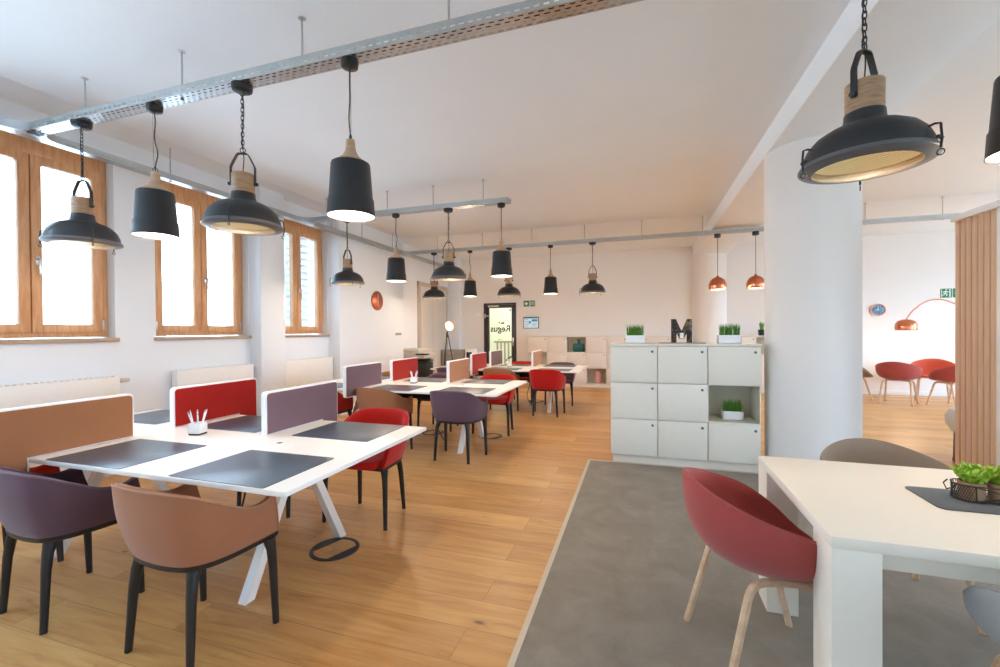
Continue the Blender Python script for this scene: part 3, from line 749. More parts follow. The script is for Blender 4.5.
def softshell(label, cat, loc, rz, col, pip, group):
    t = thing('armchair', label, cat, (loc[0], loc[1], 0), rz, group)
    n = len(ST); ns = 8; th = .032; zb = .435
    def pt(i, s, off):
        u = abs(2*i/(n-1)-1); zt = shell_h(u)
        e = s**.85; p = SB[i].lerp(ST[i], e)
        k = min(max(i, 1), n-2); d = (SB[k+1].lerp(ST[k+1], e)-SB[k-1].lerp(ST[k-1], e)).normalized()
        nn = V(d.y, -d.x, 0)                       # outward
        bow = .016*sin(pi*s)*(1-u*.6)
        q = p+nn*(bow-off); q.z = zb+(zt-zb)*s; return q
    m = MB()
    loop = [(s/ns, 0) for s in range(ns+1)]+[(1.0, th)]+[(s/ns, th) for s in range(ns-1, -1, -1)]
    rows = []
    for i in range(n):
        r = []
        for s, o in loop:
            q = pt(i, s, o)
            if s == 1.0: q.z -= .004
            r.append(q)
        mid = (pt(i, 1, 0)+pt(i, 1, th))/2; mid.z += .006
        r.insert(ns+1, mid); rows.append(r)
    vs, fs = m.grid(rows, closed_u=True)
    m.bm.faces.new(vs[0][::-1]); m.bm.faces.new(vs[-1]); bmesh.ops.recalc_face_normals(m.bm, faces=m.bm.faces)
    sh = m.build('shell', col, t, sharp=60)
    edge = [pt(0, s/8, -.001) for s in range(9)]+[pt(i, 1, -.001)+V(0, 0, .001) for i in range(1, n-1)]+[pt(n-1, 1-s/8, -.001) for s in range(9)]
    MB().tube(edge, .0045, 6).build('piping', pip, sh)
    # seat cushion
    P = [(p.x*.875, p.y*.86+.005) for p in SB]
    P += [(x, .232+.02*cos(x/.23*pi/2)) for x in (.17, .06, -.06, -.17)]
    sm = MB()
    rings = [[(x*k, y*k+.0, z) for x, y in P] for k, z in ((.97, .425), (1.0, .44), (1.0, .462), (.975, .476), (.9, .482), (.5, .484))]
    v2, f2 = sm.grid(rings, closed_u=True); sm.bm.faces.new(v2[0][::-1]); sm.bm.faces.new(v2[-1]); bmesh.ops.recalc_face_normals(sm.bm, faces=sm.bm.faces)
    sm.build('seat', col, t, sharp=60)
    # black under-frame following the shell, and four legs
    fm = MB(); Q = [(p.x*1.0, p.y*1.0) for p in SB]
    rings = [[(x*k, y*k, z) for x, y in Q] for k, z in ((.92, .408), (.98, .412), (1.0, .422), (1.004, .4365), (.9, .437))]
    v3, f3 = fm.grid(rings, closed_u=True); fm.bm.faces.new(v3[0][::-1]); fm.bm.faces.new(v3[-1]); bmesh.ops.recalc_face_normals(fm.bm, faces=fm.bm.faces)
    fm.build('under_frame', 'black', t, sharp=50)
    for s in (-1, 1):
        MB().tube([(s*.165, -.14, .415), (s*.178, -.158, .36), (s*.185, -.168, .28), (s*.198, -.185, 0)], .02, 10, rs=[.03, .022, .0195, .0145]).build('leg', 'black', t)
        MB().tube([(s*.235, .165, .415), (s*.243, .172, .36), (s*.247, .176, .28), (s*.252, .186, 0)], .02, 10, rs=[.028, .0215, .019, .0145]).build('leg', 'black', t)
    return t
GA = 'upholstered armchairs at the bench desks'
protos = {}
def chair(col, x, y, rz, label):
    if col not in protos: protos[col] = softshell(label, 'chair', (x, y), rz, 'f_'+col, 'p_'+col, GA)
    else: dup(protos[col], (x, y, 0), rz, label, GA)
R = radians
chair('purple', -2.835, 1.475, R(-5), 'aubergine armchair nearest the camera at the left, before the nearest desk')
chair('tan', -1.935, 1.485, R(-3), 'tan armchair in front of the nearest desk, right of the aubergine one')
chair('red', -3.64, 1.52, R(2), 'red armchair mostly hidden at the front left of the nearest desk, beyond the tan divider')
chair('red', -1.965, 2.835, R(182), 'red armchair at the rear right of the nearest desk')
chair('purple', -2.77, 2.82, R(178), 'aubergine armchair at the rear of the nearest desk between the red and mauve dividers')
chair('red', -3.66, 4.40, R(0), 'red armchair at the middle desk left of its mauve divider')
chair('tan', -2.84, 4.42, R(-6), 'tan armchair in front of the middle desk')
chair('purple', -1.90, 4.42, R(-2), 'aubergine armchair in front of the middle desk, standing clear of the others')
chair('red', -1.90, 5.68, R(180), 'red armchair behind the middle desk at its right end')
chair('purple', -2.74, 5.70, R(180), 'aubergine armchair behind the middle desk between the red and tan dividers')
chair('tan', -3.62, 5.70, R(180), 'tan armchair behind the middle desk at its far left')
chair('red', -1.45, 7.08, R(0), 'red armchair in front of the farthest desk at its right end')
chair('tan', -2.25, 7.06, R(0), 'tan armchair in front of the farthest desk beside its red divider')
chair('purple', -3.1, 7.05, R(0), 'aubergine armchair at the far left front of the farthest desk')
chair('red', -2.2, 8.24, R(180), 'red armchair behind the farthest desk between its mauve and tan dividers')
chair('purple', -1.42, 8.16, R(180), 'aubergine armchair behind the farthest desk at its right end')

# ------------------------------------------------------------------ lockers and low cabinets
def lockbox(t, x0, x1, z0_, z1_, yf, matf):
    d_ = MB().box(x0+.0045, x1-.0045, yf-.02, yf, z0_+.0045, z1_-.0045, .0015).build('door', matf, t)
    lk = MB().lathe([(0, 0), (.012, 0), (.012, .006), (.009, .009), (0, .009)], 14).xf(Matrix.Rotation(pi/2, 4, 'X')).build('lock', 'blackmetal', d_, (x1-.05, yf-.02, z1_-.055))
    MB().box(x1-.053, x1-.047, yf-.031, yf-.028, z1_-.056, z1_-.048).build('lock_core', 'steel', d_)
L = thing('locker_unit', 'white locker unit three doors wide and high, with one open niche, beside the column', 'locker unit', (-.29, 4.73, 0))
cw, chh, dep, pl = .4667, .378, .42, .09
MB().box(.02, 1.38, .03, dep-.03, 0, pl).build('plinth', 'locker', L)
tp = pl+3*chh
c = MB()
for x in (0, cw, 2*cw, 3*cw): c.box(max(x-.009, 0), min(x+.009, 3*cw), .004, dep, pl, tp)
for z in (pl, pl+chh, pl+2*chh, tp): c.box(.002, 3*cw-.002, .006, dep-.001, max(z-.009, pl), min(z+.009, tp))
c.box(0, 3*cw, dep-.012, dep-.002, pl, tp)
c.build('carcass', 'locker', L)
MB().box(-.004, 3*cw+.004, -.024, dep+.004, tp, tp+.024, .002).build('top_panel', 'locker', L)
for i in range(3):
    for j in range(3):
        x, z = i*cw, pl+j*chh
        if (i, j) == (2, 1):
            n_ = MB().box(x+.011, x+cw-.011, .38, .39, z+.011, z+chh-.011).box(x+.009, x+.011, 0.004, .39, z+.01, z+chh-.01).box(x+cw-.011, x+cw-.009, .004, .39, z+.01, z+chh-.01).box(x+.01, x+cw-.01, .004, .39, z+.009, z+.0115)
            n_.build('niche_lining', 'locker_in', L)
        else: lockbox(L, x, x+cw, z, z+chh, 0, 'locker')
def low_cabinet(x0, NX, niches, label):
    SB2 = thing('storage_cabinet', label, 'cabinet', (x0, 10.68, 0), 0, 'low cream cabinets along the back wall')
    MB().box(.02, NX*cw2-.02, .02, .33, 0, .085).build('plinth', 'back_lam', SB2)
    c = MB()
    for i in range(NX+1): x = i*cw2; c.box(max(x-.009, 0), min(x+.009, NX*cw2), 0, .35, .085, .085+3*ch2)
    for j in range(4): z = .085+j*ch2; c.box(0, NX*cw2, 0, .35, max(z-.009, .085), min(z+.009, .085+3*ch2))
    c.box(0, NX*cw2, .34, .35, .085, .085+3*ch2); c.build('carcass', 'back_lam', SB2)
    MB().box(-.004, NX*cw2+.004, -.02, .354, .085+3*ch2, .085+3*ch2+.02, .002).build('top_panel', 'back_lam', SB2)
    for i in range(NX):
        for j in range(3):
            x, z = i*cw2, .085+j*ch2
            if (i, j) in niches:
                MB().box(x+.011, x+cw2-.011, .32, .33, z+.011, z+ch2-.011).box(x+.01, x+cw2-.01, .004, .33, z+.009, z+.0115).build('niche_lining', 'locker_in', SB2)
            else: lockbox(SB2, x, x+cw2, z, z+ch2, 0, 'back_lam')
cw2, ch2 = .4775, .378
low_cabinet(-2.66, 8, {(2, 2), (0, 1), (3, 0), (6, 1)}, 'long low cream cabinet with doors and niches between the glass door and the half column')
low_cabinet(1.93, 3, {(1, 2)}, 'low cream cabinet right of the half column, behind the locker unit')
# things in the niches and on top
bt = thing('bottle_vase', 'dark teal bottle-shaped vase in the cabinet niche', 'vase', (-1.42, 10.82, .085+2*ch2+.0115))
MB().box(-.135, .135, -.07, .07, 0, .20, .03, 3).build('vase_body', 'bottle', bt)
MB().lathe([(.03, .195), (.026, .21), (.026, .29), (.034, .30), (.034, .31), (.02, .31)], 20).build('vase_neck', 'bottle', bt)
tag(MB().lathe([(0, 0), (.075, 0), (.088, .03), (.088, .16), (.07, .24), (.045, .27), (.045, .29), (.035, .29), (.035, .2), (0, .2)], 32).build('vase', 'vase', None, (-.96, 10.84, .0965)), 'small pink vase in the lower cabinet niche', 'vase')

def grass_box(x, y, z, label, w=.2, n=220):
    t = thing('grass_planter', label, 'plant', (x, y, z), 0, 'white boxes of artificial grass')
    h = .085; d_ = .10
    b = MB()
    for s in (-1, 1): b.box(s*(w/2-.003)-.003, s*(w/2-.003)+.003, -d_/2, d_/2, 0, h, .001).box(-w/2, w/2, s*(d_/2-.003)-.003, s*(d_/2-.003)+.003, 0, h, .001)
    b.box(-w/2, w/2, -d_/2, d_/2, 0, .006); b.build('box', 'white_edge', t)
    MB().box(-w/2+.007, w/2-.007, -d_/2+.007, d_/2-.007, .05, .07).build('soil', 'soil', t)
    g = MB(); rnd = random.Random(int(x*100)+5)
    for k in range(n):
        px, py = rnd.uniform(-w/2+.015, w/2-.015), rnd.uniform(-d_/2+.015, d_/2-.015)
        a = rnd.uniform(0, 6.28); hh = rnd.uniform(.115, .155); lx, ly = rnd.gauss(0, .012), rnd.gauss(0, .012); ww = .0028
        dx, dy = cos(a)*ww, sin(a)*ww
        p = [(px-dx, py-dy, .06), (px+dx, py+dy, .06), (px+lx*.4+dx*.8, py+ly*.4+dy*.8, .06+hh*.6), (px+lx*.4-dx*.8, py+ly*.4-dy*.8, .06+hh*.6)]
        vv = [g.bm.verts.new(q) for q in p]; tp_ = g.bm.verts.new((px+lx, py+ly, .06+hh))
        g.bm.faces.new(vv); g.bm.faces.new((vv[3], vv[2], tp_))
    tag(g.build('grass_blades', 'grass', t), kind='stuff')
LT = tp+.024
grass_box(-.04, 4.9, LT, 'white box of green grass at the left end on top of the locker unit')
grass_box(.865, 4.9, LT, 'white box of green grass at the right end on top of the locker unit', .21)
grass_box(.895, 4.92, pl+chh+.0115, 'white box of green grass inside the locker niche', .19)
tag(MB().prism(rrect(-.22, .22, -.09, .09, .02), 'z', 0, .008, .002).build('display_tray', 'greycab', None, (.425, 4.9, LT)), 'flat grey tray on top of the locker unit', 'tray')
mp = [(-.1, 0), (-.1, .245), (-.055, .245), (0, .12), (.055, .245), (.1, .245), (.1, 0), (.05, 0), (.05, .1), (.02, .04), (-.02, .04), (-.05, .1), (-.05, 0)]
tl = thing('letter_ornament', 'black marbled letter M ornament standing on the locker unit', 'ornament', (.42, 4.9, LT+.008))
MB().prism(mp, 'y', -.03, .03, .003).build('letter_body', 'marble', tl)
MB().box(-.018, .018, -.035, -.03, .045, .1, .001).build('white_tag', 'signwhite', tl)
# small cactus at the far end of the back cabinet
cp = thing('cactus_pot', 'small spiky plant in a black pot on the back cabinet beside the column', 'plant', (2.56, 10.84, .085+3*ch2+.02))
MB().lathe([(0, 0), (.06, 0), (.075, .13), (.068, .13), (.06, .11), (0, .11)], 20).build('pot', 'black', cp)
g = MB(); rnd = random.Random(3)
for k in range(16):
    a = 2*pi*k/16; l_ = rnd.uniform(.12, .22); o_ = rnd.uniform(.02, .06)
    g.tube([(.02*cos(a), .02*sin(a), .1), (o_*.6*cos(a), o_*.6*sin(a), .1+l_*.6), (o_*cos(a), o_*sin(a), .1+l_)], .012, 5, rs=[.012, .01, .001])
g.build('leaves', 'grass', cp)

# ------------------------------------------------------------------ far-left corner: copier, cabinets, lamp
cop = thing('copier', 'beige office copier with black paper trays in the far left corner', 'copier', (-4.64, 8.62, 0))
MB().box(-.26, .26, -.28, .28, .0, .36, .01).build('cabinet_base', 'copier', cop)
MB().box(-.27, .25, -.28, .28, .36, .40, .006).box(-.27, -.2, -.28, .28, .4, .8, .004).box(-.27, .24, .1, .28, .4, .8).build('body', 'copier', cop)
MB().box(-.2, .30, -.26, .1, .40, .72, .015).build('paper_feeder', 'black', cop)
MB().box(-.2, .32, -.22, .08, .735, .765, .006).build('paper_output', 'blackmetal', cop)
MB().box(-.27, .27, -.29, .29, .80, .93, .012).build('scanner', 'copier', cop)
MB().box(-.26, .14, -.27, .27, .93, 1.01, .02).build('lid', 'copier', cop)
MB().box(.1, .36, -.34, -.2, .88, .91, .006).build('control_panel', 'blackmetal', cop)
gc = thing('filing_cabinet', 'low grey filing cabinet in the far left corner behind the lamp', 'cabinet', (-4.6, 10.5, 0))
MB().box(-.3, .28, -.2, .2, 0, .9, .006).build('body', 'greycab', gc)
for z in (.03, .32, .61):
    dr = MB().box(-.28, .26, -.22, -.2, z, z+.27, .003).build('drawer', 'greycab', gc)
    MB().box(-.08, .06, -.235, -.22, z+.2, z+.215, .003).build('drawer_pull', 'steel', dr)
wb = thing('water_dispenser', 'small white appliance with a dark window beside the grey cabinet', 'appliance', (-4.16, 10.55, 0))
MB().box(-.12, .12, -.14, .14, 0, .92, .012).build('body', 'white_edge', wb)
MB().box(-.075, .075, -.15, -.14, .5, .84, .006).build('window', 'blackmetal', wb)
fl = thing('floor_lamp', 'black tripod floor lamp with a glowing copper spot head in the far left corner', 'lamp', (-4.22, 9.2, 0))
for k in range(3):
    a = 2*pi*k/3+.5
    MB().tube([(0.02*cos(a), .02*sin(a), 1.3), (.24*cos(a), .24*sin(a), 0)], .011, 8).build('leg', 'blackmetal', fl)
MB().cyl((0, 0, 1.24), (0, 0, 1.36), .022, seg=12).build('hub', 'blackmetal', fl)
rot = Matrix.Translation((0.04, -.02, 1.5)) @ Matrix.Rotation(radians(-70), 4, 'X') @ Matrix.Rotation(radians(0), 4, 'Z')
rot = Matrix.Translation((0.0, .06, 1.49)) @ Matrix.Rotation(radians(54), 4, 'Z') @ Matrix.Rotation(radians(78), 4, 'X') @ Matrix.Scale(.8, 4)
P = [(.03, -.14), (.05, -.13), (.07, -.07), (.12, -.02), (.14, .05), (.145, .08)]
MB().lathe(P+[(r-.004, z+.002) for r, z in P[::-1]]+[P[0]], 32, cap=False).xf(rot).build('spot_head', 'copper_matt', fl)
MB().lathe([(0, .045), (.128, .045), (.128, .05), (0, .05)], 28).xf(rot).build('bulb_glass', 'lampglow', fl)
MB().tube([(0, 0, 1.36), (0, .1, 1.40), (0, .14, 1.48)], .01, 8).build('yoke', 'blackmetal', fl)

# ------------------------------------------------------------------ wall-mounted things
ck = thing('wall_clock', 'round copper wall clock with pale hands on the white wall block', 'clock', (-4.72, 7.13, 1.97), 0)
MB().lathe([(0, 0), (.175, 0), (.18, .006), (.18, .022), (.172, .028), (0, .03)], 48).xf(Matrix.Rotation(pi/2, 4, 'Y')).build('face', 'copper_matt', ck)
MB().box(.030, .034, -.006, .006, -.02, .13).build('hand', 'signwhite', ck)
MB().box(.031, .035, -.007, .007, -.10, .02).build('hand', 'signwhite', ck)
c2 = thing('wall_clock', 'round blue-faced wall clock with copper rim in the right room', 'clock', (4.735, BY, 1.765), 0)
rx = Matrix.Rotation(pi/2, 4, 'X')
MB().lathe([(.135, 0), (.16, 0), (.165, .02), (.16, .045), (.145, .045), (.14, .03), (.135, 0)], 48, cap=False).xf(rx).build('rim', 'copper', c2)
MB().lathe([(0, .01), (.145, .01), (.145, .028), (0, .028)], 48).xf(rx).build('face', 'clockblue', c2)
MB().box(-.004, .004, -.036, -.031, -.02, .1).build('hand', 'signwhite', c2)
MB().box(-.06, .01, -.037, -.033, -.004, .004).build('hand', 'signwhite', c2)
for k in range(12):
    a = 2*pi*k/12
    MB().box(-.003, .003, -.033, -.029, .105, .128).xf(Matrix.Rotation(a, 4, 'Y')).build('hour_mark', 'signwhite', c2)
for o_ in [c2]: o_.scale = (.84, .84, .8)
def stick(mb, cx, cz, s, y):  # running figure
    q = lambda *p: [(cx+a*s, y, cz+b*s) for a, b in p]
    mb.lathe([(0, -.001), (.12*s, -.001), (.12*s, .001), (0, .001)], 12, (0, 0, 0)) if False else None
    mb.tube(q((.02, .3), (-.06, -.02)), .06*s, 6); mb.tube(q((-.06, -.02), (.14, -.14), (.08, -.36)), .05*s, 6); mb.tube(q((-.06, -.02), (-.16, -.2), (-.36, -.24)), .05*s, 6)
    mb.tube(q((.02, .24), (.2, .1), (.3, .2)), .04*s, 6); mb.tube(q((.02, .24), (-.18, .2), (-.26, .04)), .04*s, 6); mb.tube(q((.07, .38), (.07, .48)), .075*s, 8)
def sign_arrow(mb, cx, cz, s, y, d=1):
    mb.prism([(cx+d*a*s, cz+b*s) for a, b in ((-.36, -.1), (.0, -.1), (.0, -.34), (.4, 0), (.0, .34), (.0, .1), (-.36, .1))], 'y', y-.002, y)
s1 = thing('exit_sign', 'green emergency sign of two squares beside the glass door', 'sign', (-2.72, BY, 2.085))
MB().box(-.15, -.01, -.012, 0, -.075, .075).box(.01, .15, -.012, 0, -.075, .075).build('panel', 'green', s1)
m = MB(); m.box(-.125, -.035, -.016, -.012, -.018, .018).box(-.098, -.062, -.0165, -.012, -.045, .045); m.box(.03, .045, -.016, -.012, -.06, .06)
m.box(.115, .13, -.016, -.012, -.06, .06); stick(m, .08, 0, .12, -.014); m.build('pictogram', 'signwhite', s1)
s2 = thing('exit_sign', 'green emergency exit sign with running figure and right arrow in the right room', 'sign', (5.965, BY, 2.075))
MB().box(-.19, -.01, -.012, 0, -.09, .09).box(.01, .19, -.012, 0, -.09, .09).build('panel', 'green', s2)
m = MB(); stick(m, -.11, 0, .16, -.014); m.box(-.05, -.035, -.016, -.012, -.08, .08); m.box(-.18, -.17, -.016, -.012, -.08, .08); sign_arrow(m, .1, 0, .17, -.012); m.build('pictogram', 'signwhite', s2)
sc = thing('wall_screen', 'small framed information screen on the back wall right of the glass door', 'screen', (-2.675, BY, 1.585))
MB().box(-.205, .205, -.03, 0, -.15, .15, .004).build('frame', 'doorframe', sc)
MB().box(-.19, .19, -.033, -.03, -.135, .135).build('display', 'screen', sc)
m = MB().box(-.19, .19, -.035, -.033, .11, .135).box(.02, .17, -.035, -.033, .03, .09).box(-.06, 0, -.035, -.033, -.02, .04); m.build('picture_blocks', 'screen_blue', sc)
m = MB()
for k in range(5): m.box(-.17, -.08+.02*(k % 2), -.035, -.033, .08-.045*k, .09-.045*k)
for k in range(3): m.box(.03, .16-.03*(k % 2), -.035, -.033, -.03-.03*k, -.022-.03*k)
m.build('text_lines', 'screen_dark', sc)
tag(MB().box(-.08, .08, -.035, 0, -.06, .06, .008).build('alarm_box', 'white_edge', None, (-4.1, BY, 1.83)), 'small white alarm box on the back wall left of the glass door', 'alarm')
tag(MB().box(0, .006, -.11, .11, -.022, .022, .001).build('wall_label', 'greycab', None, (-4.72, 7.9, 1.335)), 'small grey label strip on the white wall block', 'label')

# ------------------------------------------------------------------ right foreground: table, runner, plants
tb = thing('meeting_table', 'white square-legged meeting table in the right foreground', 'table', (.585, 1.65, 0), R(-.6))
TW, TD = 1.95, .94
MB().box(0, TW, 0, TD, .692, .73, .002).build('tabletop', 'warm_lam', tb)
for x in (0, TW-.135):
    for y in (0, TD-.16): MB().box(x, x+.135, y+.0005, y+.16, 0, .692, .002).build('leg', 'warm_lam', tb)
for y in (.045, TD-.065): MB().box(.135, TW-.135, y, y+.02, .625, .692, .001).build('apron', 'warm_lam', tb)
tag(MB().prism(rrect(-.6, .6, -.125, .125, .03), 'z', 0, .004, .001).build('table_runner', 'felt', None, (1.65, 2.13, .73), ), 'anthracite felt runner on the white meeting table', 'table runner')
bk = thing('wire_basket', 'wire basket holding the potted herbs on the meeting table', 'basket', (1.318, 2.14, .734), R(-4))
m = MB()
bl, bw, bh = .158, .049, .052
def oval(z, k=1): return [((bl*k if c_ > 0 else -bl*k)*(1 if abs(c_) > .0 else 0)*0+cx_+(bw*k)*cos(a), (bw*k)*sin(a), z) for a, c_, cx_ in [(2*pi*i/40, cos(2*pi*i/40), (bl-bw)*(1 if cos(2*pi*i/40) > 0 else -1)) for i in range(40)]]
for z in (.004, bh+.01): m.tube(oval(z), .0022, 6, closed=True)
ov0, ov1 = oval(.004), oval(bh+.01)
for i in range(40):
    for j in ((i+3) % 40, (i-3) % 40): m.tube([ov0[i], ov1[j]], .0009, 4)
for i in (0, 10, 20, 30): m.tube([ov0[i], ov1[i]], .0022, 6)
m.build('wire_frame', 'wire', bk)
for s in (-1, 1): MB().tube([(s*(bl+.0), -.03, bh+.01), (s*(bl+.012), -.03, bh-.005), (s*(bl+.016), 0, bh-.02), (s*(bl+.012), .03, bh-.005), (s*(bl+.0), .03, bh+.01)], .0025, 6).build('handle', 'wire', bk)
def herb(x, y, k, label):
    t = thing('potted_herb', label, 'plant', (x, y, .7365), .7*k, 'potted herbs in the wire basket')
    MB().lathe([(0, 0), (.033, 0), (.036, .008), (.040, .058), (.041, .068), (.036, .068), (.033, .055), (0, .055)], 28).build('pot', 'potclay', t)
    m = MB(); rnd = random.Random(20+k)
    for s in range(64):
        a = rnd.uniform(0, 6.28); sp = .054*sqrt(rnd.random()); hh = rnd.uniform(.03, .07)
        base = V(.016*cos(a), .016*sin(a), .054); tip = V(sp*cos(a), sp*sin(a), .068+hh*(1-.4*sp/.054))
        m.tube([base, base.lerp(tip, .5)+V(0, 0, .008), tip], .0012, 4)
        for q in range(7):
            tt = .45+.55*q/6; p = base.lerp(tip, tt)+V(0, 0, .006); b = rnd.uniform(0, 6.28); l_ = rnd.uniform(.012, .018); w_ = l_*.6
            dr = V(cos(b), sin(b), rnd.uniform(-.4, 1.0)).normalized(); sd_ = dr.cross(V(rnd.gauss(0, 1), rnd.gauss(0, 1), rnd.gauss(0, 1))).normalized()
            up_ = sd_.cross(dr)
            v0 = p; v1 = p+dr*l_*.5+sd_*w_+up_*.002; v2 = p+dr*l_; v3 = p+dr*l_*.5-sd_*w_+up_*.002
            m.bm.faces.new([m.bm.verts.new(z) for z in (v0, v1, v2, v3)])
    tag(m.build('foliage', 'leaf', t), kind='stuff')
for k, xx in enumerate((-.10, -.012, .076)):
    herb(1.318+xx*cos(R(-4)), 2.14+xx*sin(R(-4)), k, ['leftmost small lime-green herb in a clay pot in the wire basket', 'second small lime-green herb in a clay pot, right of the leftmost one', 'last small lime-green herb at the right end of the wire basket'][k])

# ------------------------------------------------------------------ bucket armchairs with wooden bow legs
def bucket(label, loc, rz, col, group):
    t = thing('bucket_chair', label, 'chair', (loc[0], loc[1], 0), rz, group)
    NA, NS = 56, 12
    rimz = [(0, .468), (.12, .470), (.22, .492), (.32, .560), (.44, .632), (.60, .686), (.78, .738), (.9, .764), (1, .772)]
    rimr = [(0, .245), (.16, .275), (.30, .298), (.45, .302), (.65, .300), (.82, .292), (1, .285)]
    m = MB()
    def P(i, s, off):
        th = 2*pi*i/NA; a = abs((th if th <= pi else th-2*pi))/pi
        R_, H = interp(rimr, a), interp(rimz, a)-.440
        r = R_*(1-(1-s)**2.0); z = .440+H*s**2.3+.012*s*(1-s)
        if off:   # outer skin: fuller, a little lower
            r = (R_+.006)*(1-(1-s)**2.3)+.0; z = z-.012*(1-s**3)-.0
            r += .018*s*(1-s*.3)
        x, y = r*sin(th), r*cos(th)
        return V(x, y, z)
    inner = [[P(i, s/NS, 0) for i in range(NA)] for s in range(1, NS+1)]
    rim = [[(P(i, 1, 0)+P(i, 1, 1))/2+V(0, 0, .006) for i in range(NA)]]
    outer = [[P(i, s/NS, 1) for i in range(NA)] for s in range(NS, 0, -1)]
    vs, fs = m.grid(inner+rim+outer, closed_u=True)
    c0 = m.bm.verts.new((0, 0, .44)); c1 = m.bm.verts.new((0, 0, .428))
    for i in range(NA):
        m.bm.faces.new((c0, vs[0][i], vs[0][(i+1) % NA])); m.bm.faces.new((c1, vs[-1][(i+1) % NA], vs[-1][i]))
    bmesh.ops.recalc_face_normals(m.bm, faces=m.bm.faces)
    sh = m.build('shell', col, t, sharp=70)
    MB().tube([rim[0][i]+V(0, 0, .001) for i in range(NA)], .0035, 6, closed=True).build('rim_seam', col, sh)
    pad = MB().lathe([(0, .446), (.12, .449), (.175, .456), (.185, .463), (.17, .468), (0, .470)], 36).build('seat_pad', col, sh)
    for s in (-1, 1):
        pts = [(s*.228, -.232, 0), (s*.200, -.150, .30), (s*.194, -.134, .352), (s*.182, -.108, .379), (s*.168, -.072, .386), (s*.162, 0, .386), (s*.168, .072, .386), (s*.182, .108, .379), (s*.194, .134, .352), (s*.200, .150, .30), (s*.228, .232, 0)]
        bow = MB().tube([Vector(p) for p in pts[:1]]+smooth_path(pts[1:-1], 4)+[Vector(pts[-1])], .0165, 8, sx=1.0, sy=.9)
        for v in bow.bm.verts: v.co.z = max(v.co.z*1.085, 0.003)
        bw = bow.build('bow_leg', 'haywood', t)
        for e in (-1, 1): MB().lathe([(0, 0), (.014, 0), (.014, .006), (0, .006)], 10).build('glide', 'black', bw, (s*.228, e*.232, 0))
    MB().box(-.155, .155, -.03, .03, .412, .434, .004).box(-.05, .05, -.12, .12, .420, .436, .004).build('mounting_plate', 'haywood', t)
    return t
GB = 'bucket armchairs with wooden legs'
ch = bucket('coral bucket armchair pushed up to the left end of the meeting table', (.485, 2.075), R(-78), 'f_coral', GB)
tp0 = bucket('taupe bucket armchair behind the meeting table before the column', (1.25, 2.75), R(184), 'f_taupe', GB); tp0.scale = (.97, .97, .97)
bucket('grey bucket armchair cut off at the lower right corner of the picture', (1.25, 1.595), R(4), 'f_grey', GB)
og = bucket('orange-red bucket armchair at the far wall of the right room', (5.35, 10.45), R(150), 'f_orange', GB)
dup(ch, (4.52, 9.82, 0), R(-35), 'coral bucket armchair in the right room beneath the blue clock', GB)
dup(ch, (5.25, 9.72, 0), R(25), 'coral bucket armchair beside the wood-slat screen in the right room', GB)
dup(tp0, (4.12, 10.42, 0), R(-110), 'taupe bucket armchair half behind the column in the right room', GB)

# pale lounge stool behind the slatted screen
ls = thing('lounge_chair', 'pale grey rounded lounge seat half hidden behind the wood-slat screen', 'chair', (3.34, 5.62, 0))
MB().lathe([(0, .30), (.20, .30), (.28, .33), (.32, .40), (.325, .48), (.29, .55), (.2, .58), (0, .585)], 40).build('seat', 'f_light', ls)
MB().lathe([(0, 0), (.26, 0), (.27, .02), (.265, .05), (.26, .305), (0, .305)], 32).build('pedestal', 'black', ls)

# slatted screen
pr = thing('slat_screen', 'freestanding screen of vertical wood slats in a white frame', 'screen', (2.862, 5.22, 0))
MB().box(.022, .084, -1.06, -.002, .004, 2.39).build('back_panel', 'white_edge', pr)
MB().box(-.05, .09, -1.15, 0.012, 2.385, 2.44, .002).box(-.03, .09, -.60, -.51, .0, 2.385, .002).box(-.03, .0885, -1.148, -1.05, 0, 2.384, .002).build('frame', 'white_edge', pr)
for k in range(7):
    y1_ = -.002-k*.0725
    MB().box(-.024, .022, y1_-.0595, y1_, .0, 2.385, .004).build('slat', 'slat', pr)
for k in range(7):
    y1_ = -.602-k*.064
    MB().box(-.024, .022, y1_-.0525, y1_, .0, 2.385, .004).build('slat', 'slat', pr)

# copper arc lamp in the right room
al = thing('arc_lamp', 'copper arc floor lamp with a dome shade in the right room', 'lamp', (4.7, 9.95, 0))
P = [(0, 1.545), (.06, 1.54), (.12, 1.515), (.155, 1.46), (.162, 1.40), (.158, 1.345)]
MB().lathe(P+[(max(r-.004, 0), z-.003) for r, z in P[::-1]], 40, cap=False).build('shade', 'copper', al)
MB().lathe([(0, 1.35), (.15, 1.35), (.15, 1.355), (0, 1.355)], 32).build('diffuser', 'diffuser', al)
MB().tube(smooth_path([(0, 0, 1.54), (.1, 0, 1.70), (.25, 0, 1.84), (.42, 0, 1.90), (.62, 0, 1.86), (.9, 0, 1.68), (1.2, 0, 1.3), (1.35, 0, .9), (1.4, 0, .05)], 8), .011, 10).build('arc_pole', 'copper', al)
MB().lathe([(0, 0), (.19, 0), (.2, .01), (.2, .05), (.19, .06), (0, .06)], 40, (1.4, 0, 0)).build('foot', 'copper', al)

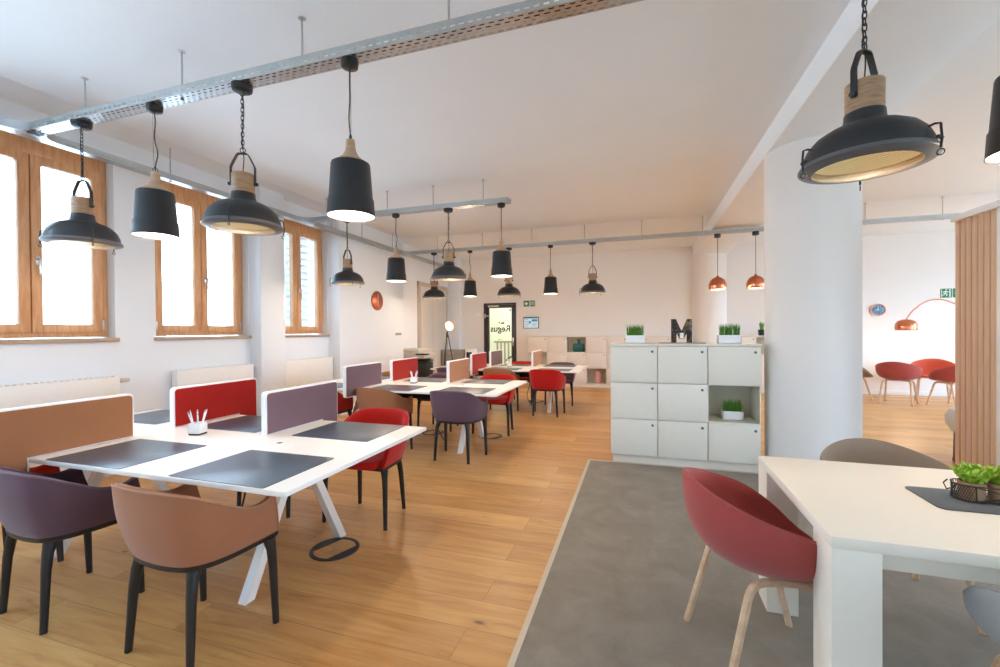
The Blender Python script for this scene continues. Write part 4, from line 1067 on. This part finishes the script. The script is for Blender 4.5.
# ------------------------------------------------------------------ street outside the windows
fb = thing('neighbouring_building', 'pale building facade seen through the windows', 'building', (-13.5, 6, -4))
MB().box(-.4, 0, -16, 22, 0, 16).build('facade_wall', 'facade', fb)
for k, y in enumerate((-9.6, -5.2, -1.2, 2.8)):
    for z in (1.8, 5.2, 8.6):
        w_ = MB().box(0, .05, y-.55, y+.55, z, z+1.7).build('window', 'facwin', fb)
        MB().box(.03, .1, y-.65, y+.65, z-.12, z).box(.03, .1, y-.6, y-.53, z, z+1.7).box(.03, .1, y+.53, y+.6, z, z+1.7).box(.03, .1, y-.03, y+.03, z, z+1.7).build('window_trim', 'facade', w_)
lv = MB()
for k in range(30): lv.box(.05, .2, 8.0, 14, 2.0+k*.28, 2.12+k*.28)
lv.build('louvres', 'louvre', fb)

# ------------------------------------------------------------------ light
def point(n, loc, e, col, r=.06):
    l = bpy.data.lights.new(n, 'POINT'); l.energy = e; l.color = col; l.shadow_soft_size = r
    o = bpy.data.objects.new(n, l); COL.objects.link(o); o.location = loc; return o
for x, y, k in LAMPS:
    far = y > 7
    e = {'c': 20, 'd': 16, 'k': 14}[k]*(.6 if y < 3 else 1.0)
    point('lamp_light', (x, y, 2.105 if k == 'd' else 2.045), e, (1, .76, .52), .05 if k == 'd' else .08)
point('lamp_light', (4.7, 9.95, 1.28), 8, (1, .75, .5), .08)
point('lamp_light', (-3.95, 9.05, 1.47), 6, (1, .62, .35), .06)
a = bpy.data.lights.new('stairwell_light', 'AREA'); a.energy = 27; a.color = (1, .98, .88); a.size = 1.6
ao = bpy.data.objects.new('stairwell_light', a); COL.objects.link(ao); ao.location = (-3.4, 12.6, 2.85)
w = bpy.data.worlds.new('daylight'); SC.world = w; w.use_nodes = True
nt = w.node_tree; bg = nt.nodes['Background']; bg.inputs[1].default_value = 9.5
tcw = nt.nodes.new('ShaderNodeTexCoord'); sep = nt.nodes.new('ShaderNodeSeparateXYZ'); rmp = nt.nodes.new('ShaderNodeValToRGB')
nt.links.new(tcw.outputs['Generated'], sep.inputs[0]); nt.links.new(sep.outputs[2], rmp.inputs[0]); nt.links.new(rmp.outputs[0], bg.inputs[0])
e0, e1 = rmp.color_ramp.elements                       # street below the horizon, overcast sky above
e0.position, e0.color = 0.0, (.24, .31, .38, 1); e1.position, e1.color = .04, (.58, .82, 1.10, 1)


vs_ = SC.view_settings
SC.display_settings.display_device = 'sRGB'
vs_.view_transform = 'Standard'; vs_.look = 'None'; vs_.exposure = 0.82; vs_.gamma = 1; vs_.use_curve_mapping = False
try:
    SC.cycles.max_bounces = 10; SC.cycles.diffuse_bounces = 5; SC.cycles.transparent_max_bounces = 24; SC.cycles.sample_clamp_indirect = 6
    SC.cycles.use_denoising = True; SC.cycles.caustics_reflective = False; SC.cycles.caustics_refractive = False
except Exception: pass
